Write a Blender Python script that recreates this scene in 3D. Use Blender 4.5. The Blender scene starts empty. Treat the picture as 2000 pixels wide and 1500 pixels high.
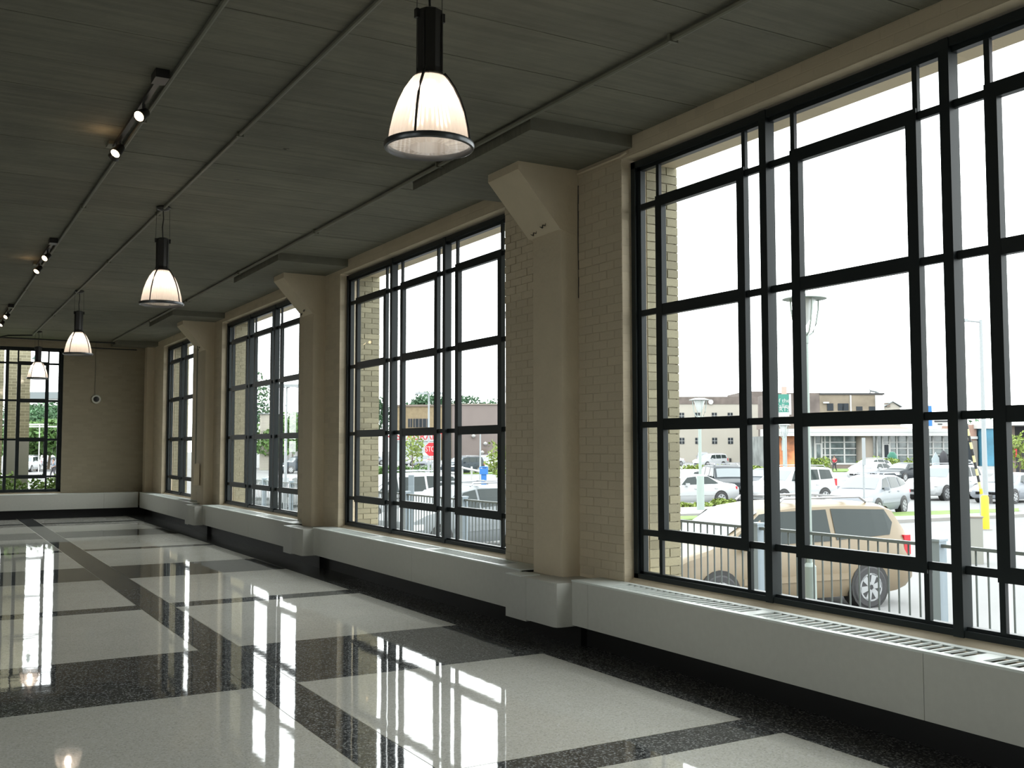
import bpy, bmesh, math, random
from mathutils import Vector, Matrix
random.seed(7)
R = random.Random(11)
PI = math.pi
sc = bpy.context.scene
COL = sc.collection

# ------------------------------------------------------------------ camera
CAM_H = 1.65
FPX, PITCH, YAW, ROLL = 2012.643, .0605423, .5229484, -.0011016
cF = Vector((math.sin(YAW)*math.cos(PITCH), math.cos(YAW)*math.cos(PITCH), math.sin(PITCH)))
_r = Vector((math.cos(YAW), -math.sin(YAW), 0)); _u = _r.cross(cF)
cR = _r*math.cos(ROLL)+_u*math.sin(ROLL); cU = _u*math.cos(ROLL)-_r*math.sin(ROLL)
cd = bpy.data.cameras.new('camera'); cam = bpy.data.objects.new('camera', cd); COL.objects.link(cam)
M = Matrix.Identity(4)
for i in range(3):
    M[i][0] = cR[i]; M[i][1] = cU[i]; M[i][2] = -cF[i]
M[0][3], M[1][3], M[2][3] = 0, 0, CAM_H
cam.matrix_world = M
cd.sensor_width = 36; cd.lens = FPX*36/2000; cd.clip_start = .05; cd.clip_end = 1500
sc.camera = cam

# ------------------------------------------------------------------ world (bright overcast sky)
SKY = 5.0
w = bpy.data.worlds.new('overcast'); sc.world = w; w.use_nodes = True
nt = w.node_tree; nt.nodes.clear()
bg = nt.nodes.new('ShaderNodeBackground'); wo = nt.nodes.new('ShaderNodeOutputWorld')
bg.inputs[0].default_value = (.97, .985, 1, 1); bg.inputs[1].default_value = SKY
nt.links.new(bg.outputs[0], wo.inputs[0])
try:
    w.cycles.sampling_method = 'AUTOMATIC'
except Exception: pass
# daylight portals in the window openings (sampling aids, they emit nothing themselves)
def portal(loc, rot, sx, sy):
    l = bpy.data.lights.new('daylight_portal', 'AREA'); l.shape = 'RECTANGLE'; l.size = sx; l.size_y = sy
    l.cycles.is_portal = True
    o = bpy.data.objects.new('daylight_portal', l); COL.objects.link(o); o.location = loc; o.rotation_euler = rot
WINS = [(-4.25, .25), (2.27, 6.85), (8.80, 13.42), (15.15, 19.78), (22.15, 25.17)]
for a, b in WINS:
    portal((5.5, (a+b)/2, 2.3), (0, PI/2, 0), 3.5, b-a)
portal((1.77, 27.0, 2.3), (-PI/2, 0, 0), 2.4, 3.5)
for a, b in WINS[:2]: portal((-10.4, (a+b)/2, 2.3), (0, -PI/2, 0), 3.5, b-a)  # portals of the added left windows

sc.view_settings.view_transform = 'Standard'; sc.view_settings.look = 'None'
sc.view_settings.exposure = 0.13; sc.view_settings.gamma = 1; sc.view_settings.use_curve_mapping = False
cy = sc.cycles
cy.max_bounces = 10; cy.diffuse_bounces = 6; cy.glossy_bounces = 5; cy.transmission_bounces = 6; cy.transparent_max_bounces = 16
cy.sample_clamp_indirect = 8; cy.use_denoising = True; cy.caustics_reflective = False; cy.caustics_refractive = False
try:
    cy.denoiser = 'OPENIMAGEDENOISE'; cy.denoising_input_passes = 'RGB_ALBEDO_NORMAL'; cy.use_adaptive_sampling = True; cy.adaptive_threshold = .01
except Exception: pass

# ------------------------------------------------------------------ materials
def node(nt, t, **kw):
    n = nt.nodes.new(t)
    for k, v in kw.items():
        if k.startswith('_'): setattr(n, k[1:], v)
        else: n.inputs[k].default_value = v
    return n
def mat(name, col, rough=.6, metal=0, bump=0, bscale=60, var=0, vscale=8, spec=.5, rnd=0, emit=None, estr=0, coord='Object', bdist=.01):
    m = bpy.data.materials.new(name); m.use_nodes = True; t = m.node_tree
    p = t.nodes['Principled BSDF']
    c4 = (*col, 1)
    p.inputs['Base Color'].default_value = c4; p.inputs['Roughness'].default_value = rough
    p.inputs['Metallic'].default_value = metal; p.inputs['Specular IOR Level'].default_value = spec
    if emit: p.inputs['Emission Color'].default_value = (*emit, 1); p.inputs['Emission Strength'].default_value = estr
    tc = t.nodes.new('ShaderNodeTexCoord')
    last = None
    if var:
        n = node(t, 'ShaderNodeTexNoise', Scale=vscale, Detail=6.0, Roughness=.6); t.links.new(tc.outputs[coord], n.inputs['Vector'])
        mr = node(t, 'ShaderNodeMapRange'); mr.inputs['From Min'].default_value = .3; mr.inputs['From Max'].default_value = .7
        mr.inputs['To Min'].default_value = 1-var; mr.inputs['To Max'].default_value = 1+var
        t.links.new(n.outputs['Fac'], mr.inputs['Value'])
        mx = node(t, 'ShaderNodeMix', _data_type='RGBA', _blend_type='MULTIPLY'); mx.inputs[0].default_value = 1
        mx.inputs[6].default_value = c4; t.links.new(mr.outputs[0], mx.inputs[7]); last = mx.outputs[2]
    if rnd:
        oi = t.nodes.new('ShaderNodeObjectInfo')
        mr = node(t, 'ShaderNodeMapRange'); mr.inputs['To Min'].default_value = 1-rnd; mr.inputs['To Max'].default_value = 1+rnd
        t.links.new(oi.outputs['Random'], mr.inputs['Value'])
        mx = node(t, 'ShaderNodeMix', _data_type='RGBA', _blend_type='MULTIPLY'); mx.inputs[0].default_value = 1
        if last: t.links.new(last, mx.inputs[6])
        else: mx.inputs[6].default_value = c4
        t.links.new(mr.outputs[0], mx.inputs[7]); last = mx.outputs[2]
    if last: t.links.new(last, p.inputs['Base Color'])
    if bump:
        n = node(t, 'ShaderNodeTexNoise', Scale=float(bscale), Detail=5.0); t.links.new(tc.outputs[coord], n.inputs['Vector'])
        b = node(t, 'ShaderNodeBump', Strength=bump, Distance=bdist); t.links.new(n.outputs['Fac'], b.inputs['Height'])
        t.links.new(b.outputs[0], p.inputs['Normal'])
    return m
def terrazzo(name, base, chip, chip2, amt):
    m = bpy.data.materials.new(name); m.use_nodes = True; t = m.node_tree; p = t.nodes['Principled BSDF']
    tc = t.nodes.new('ShaderNodeTexCoord')
    v = node(t, 'ShaderNodeTexVoronoi', Scale=110.0); t.links.new(tc.outputs['Object'], v.inputs['Vector'])
    sp = t.nodes.new('ShaderNodeSeparateColor'); t.links.new(v.outputs['Color'], sp.inputs[0])
    g = node(t, 'ShaderNodeMath', _operation='GREATER_THAN'); g.inputs[1].default_value = 1-amt; t.links.new(sp.outputs[0], g.inputs[0])
    g2 = node(t, 'ShaderNodeMath', _operation='GREATER_THAN'); g2.inputs[1].default_value = 1-amt; t.links.new(sp.outputs[1], g2.inputs[0])
    a = node(t, 'ShaderNodeMix', _data_type='RGBA'); a.inputs[6].default_value = (*base, 1); a.inputs[7].default_value = (*chip, 1); t.links.new(g.outputs[0], a.inputs[0])
    b = node(t, 'ShaderNodeMix', _data_type='RGBA'); b.inputs[7].default_value = (*chip2, 1); t.links.new(a.outputs[2], b.inputs[6]); t.links.new(g2.outputs[0], b.inputs[0])
    n2 = node(t, 'ShaderNodeTexNoise', Scale=1.3, Detail=4.0); t.links.new(tc.outputs['Object'], n2.inputs['Vector'])
    mr = node(t, 'ShaderNodeMapRange'); mr.inputs['To Min'].default_value = .88; mr.inputs['To Max'].default_value = 1.1; t.links.new(n2.outputs['Fac'], mr.inputs['Value'])
    c = node(t, 'ShaderNodeMix', _data_type='RGBA', _blend_type='MULTIPLY'); c.inputs[0].default_value = 1
    t.links.new(b.outputs[2], c.inputs[6]); t.links.new(mr.outputs[0], c.inputs[7]); t.links.new(c.outputs[2], p.inputs['Base Color'])
    p.inputs['Roughness'].default_value = .035; p.inputs['IOR'].default_value = 1.6; p.inputs['Specular IOR Level'].default_value = .62
    n = node(t, 'ShaderNodeTexNoise', Scale=2.6, Detail=3.0); t.links.new(tc.outputs['Object'], n.inputs['Vector'])
    bu = node(t, 'ShaderNodeBump', Strength=1.0, Distance=.0007); t.links.new(n.outputs['Fac'], bu.inputs['Height']); t.links.new(bu.outputs[0], p.inputs['Normal'])
    return m
def brickbump(name, col, coursed=.0735, axis='yz', bump=.5, mortar=None, var=.1, rnd=0, col2=None):
    m = bpy.data.materials.new(name); m.use_nodes = True; t = m.node_tree; p = t.nodes['Principled BSDF']
    p.inputs['Roughness'].default_value = .75; p.inputs['Specular IOR Level'].default_value = .3
    tc = t.nodes.new('ShaderNodeTexCoord'); s = t.nodes.new('ShaderNodeSeparateXYZ'); t.links.new(tc.outputs['Object'], s.inputs[0])
    cb = t.nodes.new('ShaderNodeCombineXYZ'); t.links.new(s.outputs['Y' if axis == 'yz' else 'X'], cb.inputs[0]); t.links.new(s.outputs['Z'], cb.inputs[1])
    br = t.nodes.new('ShaderNodeTexBrick'); t.links.new(cb.outputs[0], br.inputs['Vector'])
    br.inputs['Scale'].default_value = 1; br.inputs['Brick Width'].default_value = .215; br.inputs['Row Height'].default_value = coursed
    br.inputs['Mortar Size'].default_value = .005; br.inputs['Mortar Smooth'].default_value = .3
    c2 = col2 or tuple(x*(1-var) for x in col)
    br.inputs['Color1'].default_value = (*col, 1); br.inputs['Color2'].default_value = (*c2, 1)
    br.inputs['Mortar'].default_value = (*(mortar or tuple(x*.97 for x in col)), 1)
    t.links.new(br.outputs['Color'], p.inputs['Base Color'])
    inv = node(t, 'ShaderNodeMath', _operation='SUBTRACT'); inv.inputs[0].default_value = 1; t.links.new(br.outputs['Fac'], inv.inputs[1])
    n = node(t, 'ShaderNodeTexNoise', Scale=45.0, Detail=4.0); t.links.new(tc.outputs['Object'], n.inputs['Vector'])
    ad = node(t, 'ShaderNodeMath', _operation='MULTIPLY_ADD'); ad.inputs[1].default_value = .4; t.links.new(n.outputs['Fac'], ad.inputs[0]); t.links.new(inv.outputs[0], ad.inputs[2])
    bu = node(t, 'ShaderNodeBump', Strength=bump, Distance=.006); t.links.new(ad.outputs[0], bu.inputs['Height']); t.links.new(bu.outputs[0], p.inputs['Normal'])
    return m
def glassmat(name, tint=(.93, .97, .95), refl=.08, rough=.01):
    m = bpy.data.materials.new(name); m.use_nodes = True; t = m.node_tree; t.nodes.clear()
    o = t.nodes.new('ShaderNodeOutputMaterial'); tr = node(t, 'ShaderNodeBsdfTransparent', Color=(*tint, 1)); gl = node(t, 'ShaderNodeBsdfGlossy', Roughness=rough)
    fr = node(t, 'ShaderNodeFresnel', IOR=1.45); mx = t.nodes.new('ShaderNodeMixShader')
    ge = t.nodes.new('ShaderNodeNewGeometry'); mr = node(t, 'ShaderNodeMapRange'); mr.inputs['To Min'].default_value = 1.45; mr.inputs['To Max'].default_value = 1/1.45
    t.links.new(ge.outputs['Backfacing'], mr.inputs['Value']); t.links.new(mr.outputs[0], fr.inputs['IOR'])   # thin sheet: the same reflection from both sides
    t.links.new(fr.outputs[0], mx.inputs[0]); t.links.new(tr.outputs[0], mx.inputs[1]); t.links.new(gl.outputs[0], mx.inputs[2]); t.links.new(mx.outputs[0], o.inputs[0])
    return m
PAINT = (.62, .53, .385)
m_paint = mat('tan_painted_concrete', PAINT, .7, bump=.5, bscale=22, var=.05, vscale=3)
m_wallb = brickbump('tan_painted_brick', PAINT)
m_wallx = brickbump('tan_painted_brick_end_shaded', (.34, .295, .21), axis='xz')  # same tan paint, darkened: the far corner's shade is put into the colour
m_pbrick = mat('painted_brick_face', PAINT, .65, bump=.55, bscale=40, var=.04, vscale=9, rnd=.035)
m_ceil = mat('grey_green_board_marked_concrete', (.175, .17, .132), .8, bump=.7, bscale=14, var=.14, vscale=1.6, rnd=.05, coord='Object')
def ceil_marks(m):
    t = m.node_tree; p = t.nodes['Principled BSDF']; lk = p.inputs['Base Color'].links[0]; src_ = lk.from_socket
    tc = t.nodes.new('ShaderNodeTexCoord')
    v = node(t, 'ShaderNodeTexVoronoi', Scale=1.15); t.links.new(tc.outputs['Object'], v.inputs['Vector'])
    n = node(t, 'ShaderNodeTexNoise', Scale=40.0, Detail=3.0); t.links.new(tc.outputs['Object'], n.inputs['Vector'])
    a = node(t, 'ShaderNodeMath', _operation='MULTIPLY_ADD'); a.inputs[1].default_value = .07; t.links.new(n.outputs['Fac'], a.inputs[0]); t.links.new(v.outputs['Distance'], a.inputs[2])
    mr = node(t, 'ShaderNodeMapRange'); mr.inputs['From Min'].default_value = .052; mr.inputs['From Max'].default_value = .068; mr.inputs['To Min'].default_value = .35; mr.inputs['To Max'].default_value = 1
    t.links.new(a.outputs[0], mr.inputs['Value'])
    mp = t.nodes.new('ShaderNodeMapping'); mp.inputs['Scale'].default_value = (.35, 7, 1); t.links.new(tc.outputs['Object'], mp.inputs[0])
    s2 = node(t, 'ShaderNodeTexNoise', Scale=2.2, Detail=7.0, Roughness=.65); t.links.new(mp.outputs[0], s2.inputs['Vector'])
    m2 = node(t, 'ShaderNodeMapRange'); m2.inputs['From Min'].default_value = .32; m2.inputs['From Max'].default_value = .6; m2.inputs['To Min'].default_value = .80; m2.inputs['To Max'].default_value = 1.06; t.links.new(s2.outputs['Fac'], m2.inputs['Value'])
    mu = node(t, 'ShaderNodeMath', _operation='MULTIPLY'); t.links.new(mr.outputs[0], mu.inputs[0]); t.links.new(m2.outputs[0], mu.inputs[1])
    mx = node(t, 'ShaderNodeMix', _data_type='RGBA', _blend_type='MULTIPLY'); mx.inputs[0].default_value = 1
    t.links.new(src_, mx.inputs[6]); t.links.new(mu.outputs[0], mx.inputs[7]); t.links.new(mx.outputs[2], p.inputs['Base Color'])
ceil_marks(m_ceil)
m_lt = terrazzo('light_terrazzo', (.76, .75, .67), (.62, .61, .54), (.84, .83, .78), .2)
m_dk = terrazzo('dark_terrazzo', (.105, .11, .11), (.36, .37, .36), (.03, .03, .03), .25)
m_zinc = mat('zinc_divider', (.62, .60, .45), .35, .3)
m_black = mat('black_base', (.006, .006, .006), .55)
m_frame = mat('dark_green_black_window_paint', (.018, .023, .024), .42, spec=.22)
m_glass = glassmat('window_glass')
m_cover = mat('grey_enamel_panel', (.52, .52, .475), .45, var=.03, vscale=20, bump=.04, bscale=200)
m_cover2 = mat('pale_grille_enamel', (.66, .70, .66), .4)
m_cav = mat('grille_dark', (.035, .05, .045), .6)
m_ext = mat('buff_brick', (.29, .265, .18), .85, bump=.5, bscale=60, var=.16, vscale=14, rnd=.2)
m_mort = mat('pale_mortar', (.52, .48, .36), .9, bump=.3, bscale=120)
m_extb = brickbump('buff_brick_wall', (.29, .265, .18), .0735, 'yz', .3, (.45, .42, .31), .3)
m_extbx = brickbump('buff_brick_wall_end', (.29, .265, .18), .0735, 'xz', .3, (.45, .42, .31), .3)
m_cond = mat('grey_conduit', (.17, .17, .13), .5, .2)
m_blk = mat('black_metal', (.012, .012, .012), .4)
m_house = mat('dark_bronze_housing', (.05, .048, .045), .32, .6)
m_rimm = mat('lamp_rim_metal', (.10, .105, .11), .3, .7)
m_grey = mat('galvanised_grey', (.26, .31, .35), .45, .3)
m_rail = mat('grey_green_rail_paint', (.10, .12, .12), .45, .2)
m_conc = mat('pale_concrete', (.22, .216, .205), .9, bump=.2, bscale=30, var=.07, vscale=.8)
m_asph = mat('pale_asphalt', (.155, .157, .157), .9, bump=.2, bscale=60, var=.08, vscale=.15)
m_grass = mat('grass', (.10, .16, .03), .9, var=.3, vscale=2)
m_leaf = mat('leaf_green', (.06, .13, .025), .7, rnd=.25, var=.5, vscale=1.2)
m_leafy = mat('leaf_yellow_green', (.14, .19, .03), .7, var=.35, vscale=3)
m_leafd = mat('leaf_dark_green', (.035, .09, .04), .7, var=.4, vscale=.5)
m_bark = mat('bark', (.13, .10, .07), .9)
m_white = mat('white_paint', (.38, .38, .37), .5)
m_cream = mat('cream_render', (.31, .29, .25), .85, var=.04, vscale=.3)
m_brown = mat('brown_brick_far', (.15, .12, .10), .85, var=.1, vscale=.6)
m_dbrown = mat('dark_weathered_brick', (.11, .09, .08), .85, var=.3, vscale=.7)
m_tanb = mat('tan_brick_far', (.19, .145, .085), .85, var=.15, vscale=1.5)
m_dglass = mat('dark_glass', (.02, .025, .03), .35, spec=.15)
m_shopg = mat('shop_glass', (.09, .115, .115), .1, spec=.8, var=.6, vscale=.9)
m_blue = mat('blue_paint', (.015, .12, .36), .5)
m_green = mat('sign_green', (.02, .16, .12), .5)
m_red = mat('red_paint', (.40, .006, .015), .4)
m_orange = mat('orange_paint', (.45, .1, .03), .5)
m_yellow = mat('yellow_paint', (.55, .36, .01), .5)
m_slate = mat('slate_roof', (.15, .17, .175), .7)
m_skin = mat('skin', (.25, .15, .11), .6)
m_hair = mat('dark_hair', (.03, .02, .015), .7)
m_cloth_r = mat('red_cloth', (.3, .015, .03), .8)
m_cloth_b = mat('grey_blue_cloth', (.12, .155, .2), .8)
m_cloth_d = mat('dark_cloth', (.03, .03, .035), .8)
m_tire = mat('tyre_rubber', (.025, .025, .027), .7)
m_rim = mat('alloy_rim', (.35, .36, .37), .3, .6)
m_taupe = mat('taupe_column', (.2, .175, .145), .8)

# ------------------------------------------------------------------ mesh builder
class MB:
    def __init__(s): s.v = []; s.f = []
    def add(s, vs, fs):
        o = len(s.v); s.v += [tuple(v) for v in vs]; s.f += [tuple(i+o for i in f) for f in fs]; return s
    def box(s, a, b):
        x0, y0, z0 = a; x1, y1, z1 = b
        return s.add([(x0,y0,z0),(x1,y0,z0),(x1,y1,z0),(x0,y1,z0),(x0,y0,z1),(x1,y0,z1),(x1,y1,z1),(x0,y1,z1)],
                     [(0,3,2,1),(4,5,6,7),(0,1,5,4),(1,2,6,5),(2,3,7,6),(3,0,4,7)])
    def cbox(s, c, d): return s.box([c[i]-d[i]/2 for i in range(3)], [c[i]+d[i]/2 for i in range(3)])
    def prism(s, poly, axis, a, b):
        # poly of 2-D points; axis the extrusion axis
        def P(p, t):
            return {'x': (t, p[0], p[1]), 'y': (p[0], t, p[1]), 'z': (p[0], p[1], t)}[axis]
        n = len(poly)
        s.add([P(p, a) for p in poly]+[P(p, b) for p in poly],
              [tuple(range(n))[::-1], tuple(range(n, 2*n))]+[(i, (i+1) % n, n+(i+1) % n, n+i) for i in range(n)])
        return s
    def tube(s, pts, r, n=8, cap=True):
        pts = [Vector(p) for p in pts]; rings = []
        rr = r if isinstance(r, (list, tuple)) else [r]*len(pts)
        for i, p in enumerate(pts):
            d = (pts[min(i+1, len(pts)-1)]-pts[max(i-1, 0)]).normalized()
            a = Vector((0, 0, 1)) if abs(d.z) < .9 else Vector((1, 0, 0))
            u = d.cross(a).normalized(); v = d.cross(u)
            rings.append([p+(u*math.cos(2*PI*k/n)+v*math.sin(2*PI*k/n))*rr[i] for k in range(n)])
        vs = [q for rg in rings for q in rg]; fs = []
        for i in range(len(pts)-1):
            for k in range(n): fs.append((i*n+k, i*n+(k+1) % n, (i+1)*n+(k+1) % n, (i+1)*n+k))
        if cap: fs += [tuple(range(n))[::-1], tuple((len(pts)-1)*n+k for k in range(n))]
        return s.add(vs, fs)
    def lathe(s, prof, c=(0, 0, 0), n=24, flute=None):
        vs = []; fs = []
        for i, (r, z) in enumerate(prof):
            for k in range(n):
                q = r*(flute(k) if flute else 1)
                vs.append((c[0]+q*math.cos(2*PI*k/n), c[1]+q*math.sin(2*PI*k/n), c[2]+z))
        for i in range(len(prof)-1):
            for k in range(n): fs.append((i*n+k, i*n+(k+1) % n, (i+1)*n+(k+1) % n, (i+1)*n+k))
        return s.add(vs, fs)
    def cyl(s, c, r, h, n=16, r2=None):
        r2 = r if r2 is None else r2
        return s.tube([(c[0], c[1], c[2]), (c[0], c[1], c[2]+h)], [r, r2], n)
    def build(s, name, m, parent=None, smooth=False, kind=None, label=None, local=True):
        me = bpy.data.meshes.new(name)
        vs = s.v
        if parent is not None and not local:
            L = parent.location; vs = [(v[0]-L[0], v[1]-L[1], v[2]-L[2]) for v in vs]
        me.from_pydata(vs, [], s.f); me.update()
        bm = bmesh.new(); bm.from_mesh(me); bmesh.ops.recalc_face_normals(bm, faces=bm.faces); bm.to_mesh(me); bm.free()
        ms = m if isinstance(m, list) else [m]
        for q in ms: me.materials.append(q)
        if smooth:
            me.polygons.foreach_set('use_smooth', [True]*len(me.polygons))
            try: me.set_sharp_from_angle(angle=smooth if isinstance(smooth, float) else .7)
            except Exception: pass
        o = bpy.data.objects.new(name, me); COL.objects.link(o)
        if parent is not None: o.parent = parent
        if kind: o['kind'] = kind
        if label: o['label'] = label
        return o
def tag(o, label, cat=None, group=None, kind=None):
    o['label'] = label
    if cat: o['category'] = cat
    if group: o['group'] = group
    if kind: o['kind'] = kind
    return o
def thing(name, label, cat, loc=(0, 0, 0), rz=0, group=None, kind=None):
    o = bpy.data.objects.new(name, None); o.empty_display_size = .1; COL.objects.link(o)
    o.location = loc; o.rotation_euler = (0, 0, rz)
    return tag(o, label, cat, group, kind)
def ref(src, name, parent, loc=(0, 0, 0), rot=(0, 0, 0), scale=(1, 1, 1)):
    o = src.copy(); o.name = name; COL.objects.link(o); o.parent = parent
    o.location = loc; o.rotation_euler = rot; o.scale = scale; return o
def copy_tree(o, parent=None):
    c = o.copy(); COL.objects.link(c); c.parent = parent
    for ch in list(o.children): copy_tree(ch, c)
    return c
def gp(px, py, z=-1.06):
    "ground point seen at a place of the photograph (used to survey where distant things stand)"
    d = cF + cR*(px-1000)/FPX - cU*(py-750)/FPX
    t = (z-CAM_H)/d.z
    return Vector((0, 0, CAM_H))+d*t
def dp(px, py, depth):
    return Vector((0, 0, CAM_H))+(cF + cR*(px-1000)/FPX - cU*(py-750)/FPX)*depth

# ================================================================== ROOM SHELL
H = 4.19; WF = 5.0; WO = 5.57; FY = 26.6; BY = -6.0; LX = -10.0
# ---- floor
fl = MB().box((LX, BY, -.15), (WF, FY, -.0015)).build('floor', m_zinc)
tag(fl, 'polished terrazzo floor of light squares divided by dark bands', 'floor', kind='structure')
J = .0025
def slab(x0, x1, y0, y1, light):
    o = MB().box((x0+J, y0+J, -.012), (x1-J, y1-J, 0)).build('terrazzo_panel' if light else 'terrazzo_band', m_lt if light else m_dk, fl)
    if light: o['label'] = 'light speckled terrazzo panel'
    else: o['label'] = 'dark speckled terrazzo band'
ys = []
for k in range(-1, 4):
    y = 6.6*k
    ys += [(y+4.45, y+4.8, 0), (y+4.8, y+7.11, 1), (y+7.11, y+8.63, 0), (y+8.63, y+10.98+.07, 1)]
# narrow bands sit 6.6 m apart; recompute the exact list
lines = []
for k in range(-1, 4):
    lines.append((4.47+6.58*k, 4.81+6.56*k, 'n')); lines.append((7.11+6.62*k, 8.63+6.60*k, 'w'))
lines = sorted(l for l in lines if l[0] < 26.2)
cols = [(2.36, 4.38), (0.0, 2.03), (-2.36, -.33), (-4.72, -2.69), (-7.08, -5.05)]
for (x0, x1) in cols:
    y = BY
    for a, b, t in lines:
        if a > y: slab(x0, x1, y, a, True)
        b = min(b, FY-.02); slab(x0, x1, a, b, False); y = b
    if y < 26.02: slab(x0, x1, y, 26.02, True)
    slab(x0, x1, max(26.02, y), FY, False)
for x0, x1 in ((4.38, WF), (2.03, 2.36), (-.33, 0), (-2.69, -2.36), (-5.05, -4.72), (LX, -7.08)):
    for a, b in ((BY, 8.63), (8.63, 17.8), (17.8, FY)): slab(x0, x1, a, b, False)

# ---- ceiling: board-marked strips
ce = MB().box((LX, BY, H+.012), (WO, FY+.4, H+.3)).build('ceiling', mat('ceiling_joint', (.05, .05, .04), .9))
tag(ce, 'low concrete ceiling with board marks', 'ceiling', kind='structure')
y = BY; jl = [BY]
base = [5.1, 5.75, 6.38, 7.08, 7.79, 8.4, 9.08, 9.8, 10.45, 11.12]
k = 0
while jl[-1] < FY-.1:
    jl.append(jl[-1]+(.66+.06*math.sin(k*2.1))); k += 1
for i in range(len(jl)-1):
    g = .0018 if i % 2 else .0045
    dz = R.uniform(0, .002)
    y0, y1 = jl[i]+g, min(jl[i+1], FY)-g
    # slightly ragged long edges
    n = 30; A = []; B = []
    for q in range(n+1):
        x = LX+(WF-LX)*q/n
        A.append((x, y0+R.uniform(-.0015, .0025))); B.append((x, y1+R.uniform(-.0025, .0015)))
    vs = [(p[0], p[1], H+dz) for p in A]+[(p[0], p[1], H+dz) for p in B]+[(p[0], p[1], H+.011) for p in A]+[(p[0], p[1], H+.011) for p in B]
    N = n+1; fs = []
    for q in range(n):
        fs += [(q, q+1, N+q+1, N+q), (q, 2*N+q, 2*N+q+1, q+1), (N+q, N+q+1, 3*N+q+1, 3*N+q)]
    MB().add(vs, fs).build('ceiling_board', m_ceil, ce)

# ---- right wall with openings
ZB, ZT = .52, 4.03
def wall_right():
    m = MB(); edges = []
    y = BY
    m.box((WF, BY, -.3), (WO, FY+.4, ZB)); m.box((WF, BY, ZT), (WO, FY+.4, H+.02))
    for a, b in WINS:
        m.box((WF, y, ZB), (5.25, a, ZT)); y = b
    m.box((WF, y, ZB), (5.25, FY+.4, ZT))
    o = m.build('wall_right', m_wallb); return o
wr = wall_right(); tag(wr, 'tan painted brick wall with large steel windows', 'wall', kind='structure')
for i, (a, b) in enumerate(WINS):
    t = MB().prism([(WF-.004, .505), (WF-.004, .525), (5.10, .585), (5.22, .585), (5.22, .505)], 'y', a, b).build('window_sill', m_paint, wr)
# individually laid painted bricks on the two nearest piers, the rest joined
def painted_pier(y0, y1, z0, z1, row_h=.0735):
    out = []; r = 0; z = z0
    while z < z1-.02:
        off = (0, .105)[r % 2]; y = y0-off; zt = min(z+row_h-.0045, z1)
        while y < y1:
            a, b = max(y, y0), min(y+.207, y1)
            if b-a > .03: out.append((a+.001, b-.001, z, zt))
            y += .2135
        z += row_h; r += 1
    return out
bl = painted_pier(6.853, 7.5, .56, ZT)+painted_pier(8.05, 8.797, .56, ZT)
def brick_mesh(dx, dy, dz, ch=.006):
    "brick face toward -x with a chamfered arris"
    hy, hz = dy/2, dz/2
    return MB().add([(0,-hy,-hz),(0,hy,-hz),(0,hy,hz),(0,-hy,hz),(-dx+.003,-hy,-hz),(-dx+.003,hy,-hz),(-dx+.003,hy,hz),(-dx+.003,-hy,hz),
                     (-dx,-hy+ch,-hz+ch),(-dx,hy-ch,-hz+ch),(-dx,hy-ch,hz-ch),(-dx,-hy+ch,hz-ch)],
                    [(0,1,2,3),(0,4,5,1),(1,5,6,2),(2,6,7,3),(3,7,4,0),(4,8,9,5),(5,9,10,6),(6,10,11,7),(7,11,8,4),(8,11,10,9)])
bm0 = brick_mesh(.012, 1, 1, .03)
b0 = None
rest = MB()
for i, (a, b, z0, z1) in enumerate(bl):
    j = R.uniform(-.0025, .003)
    if i < 300:
        if b0 is None:
            # unit brick, scaled per copy
            b0 = bm0.build('brick', m_pbrick, wr); o = b0
        else: o = ref(b0, 'brick', wr)
        o.location = (WF+.0065-j*.6, (a+b)/2, (z0+z1)/2); o.scale = (1, b-a, z1-z0); o.rotation_euler = (0, R.uniform(-.012, .012), 0)
    else:
        rest.box((WF-.008-j, a, z0), (WF+.002, b, z1))
rest.build('painted_brickwork', m_pbrick, wr, kind='stuff')

# ---- far wall with its window
FX0, FX1 = .57, 2.98
wf = MB()
wf.box((LX, FY, 0), (FX0, FY+.4, H)).box((FX1, FY, 0), (WF, FY+.4, H)).box((FX0, FY, 0), (FX1, FY+.4, ZB+.06)).box((FX0, FY, 4.0), (FX1, FY+.4, H))
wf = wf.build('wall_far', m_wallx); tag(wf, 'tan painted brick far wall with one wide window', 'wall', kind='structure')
MB().prism([(FY-.01, .54), (FY-.01, .57), (FY+.1, .60), (FY+.3, .60), (FY+.3, .54)], 'x', FX0, FX1).build('window_sill', m_paint, wf)
q = MB(); y = BY
q.box((LX-.3, BY, -.3), (LX, FY+.4, ZB)); q.box((LX-.3, BY, ZT), (LX, FY+.4, H))
for a, b in WINS[:2]: q.box((LX-.3, y, ZB), (LX, a, ZT)); y = b  # openings added to let extra daylight into the room
q.box((LX-.3, y, ZB), (LX, FY+.4, ZT))
o = q.build('wall_left', m_wallb); tag(o, 'unseen painted left wall with two windows added near the viewer for light', 'wall', kind='structure')
o = MB().box((LX-.3, BY-.3, 0), (WO, BY, H)).build('wall_back', m_wallx); tag(o, 'plain painted wall behind the viewer', 'wall', kind='structure')

# ---- black recessed base
o = MB().box((4.86, BY, 0), (WF, FY, .22)).build('baseboard_right', m_black); tag(o, 'black recessed base under the right wall radiator covers', 'baseboard', kind='structure')
o = MB().box((LX, 26.4, 0), (WF, FY, .22)).build('baseboard_far', m_black); tag(o, 'black recessed base along the far wall', 'baseboard', kind='structure')

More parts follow.
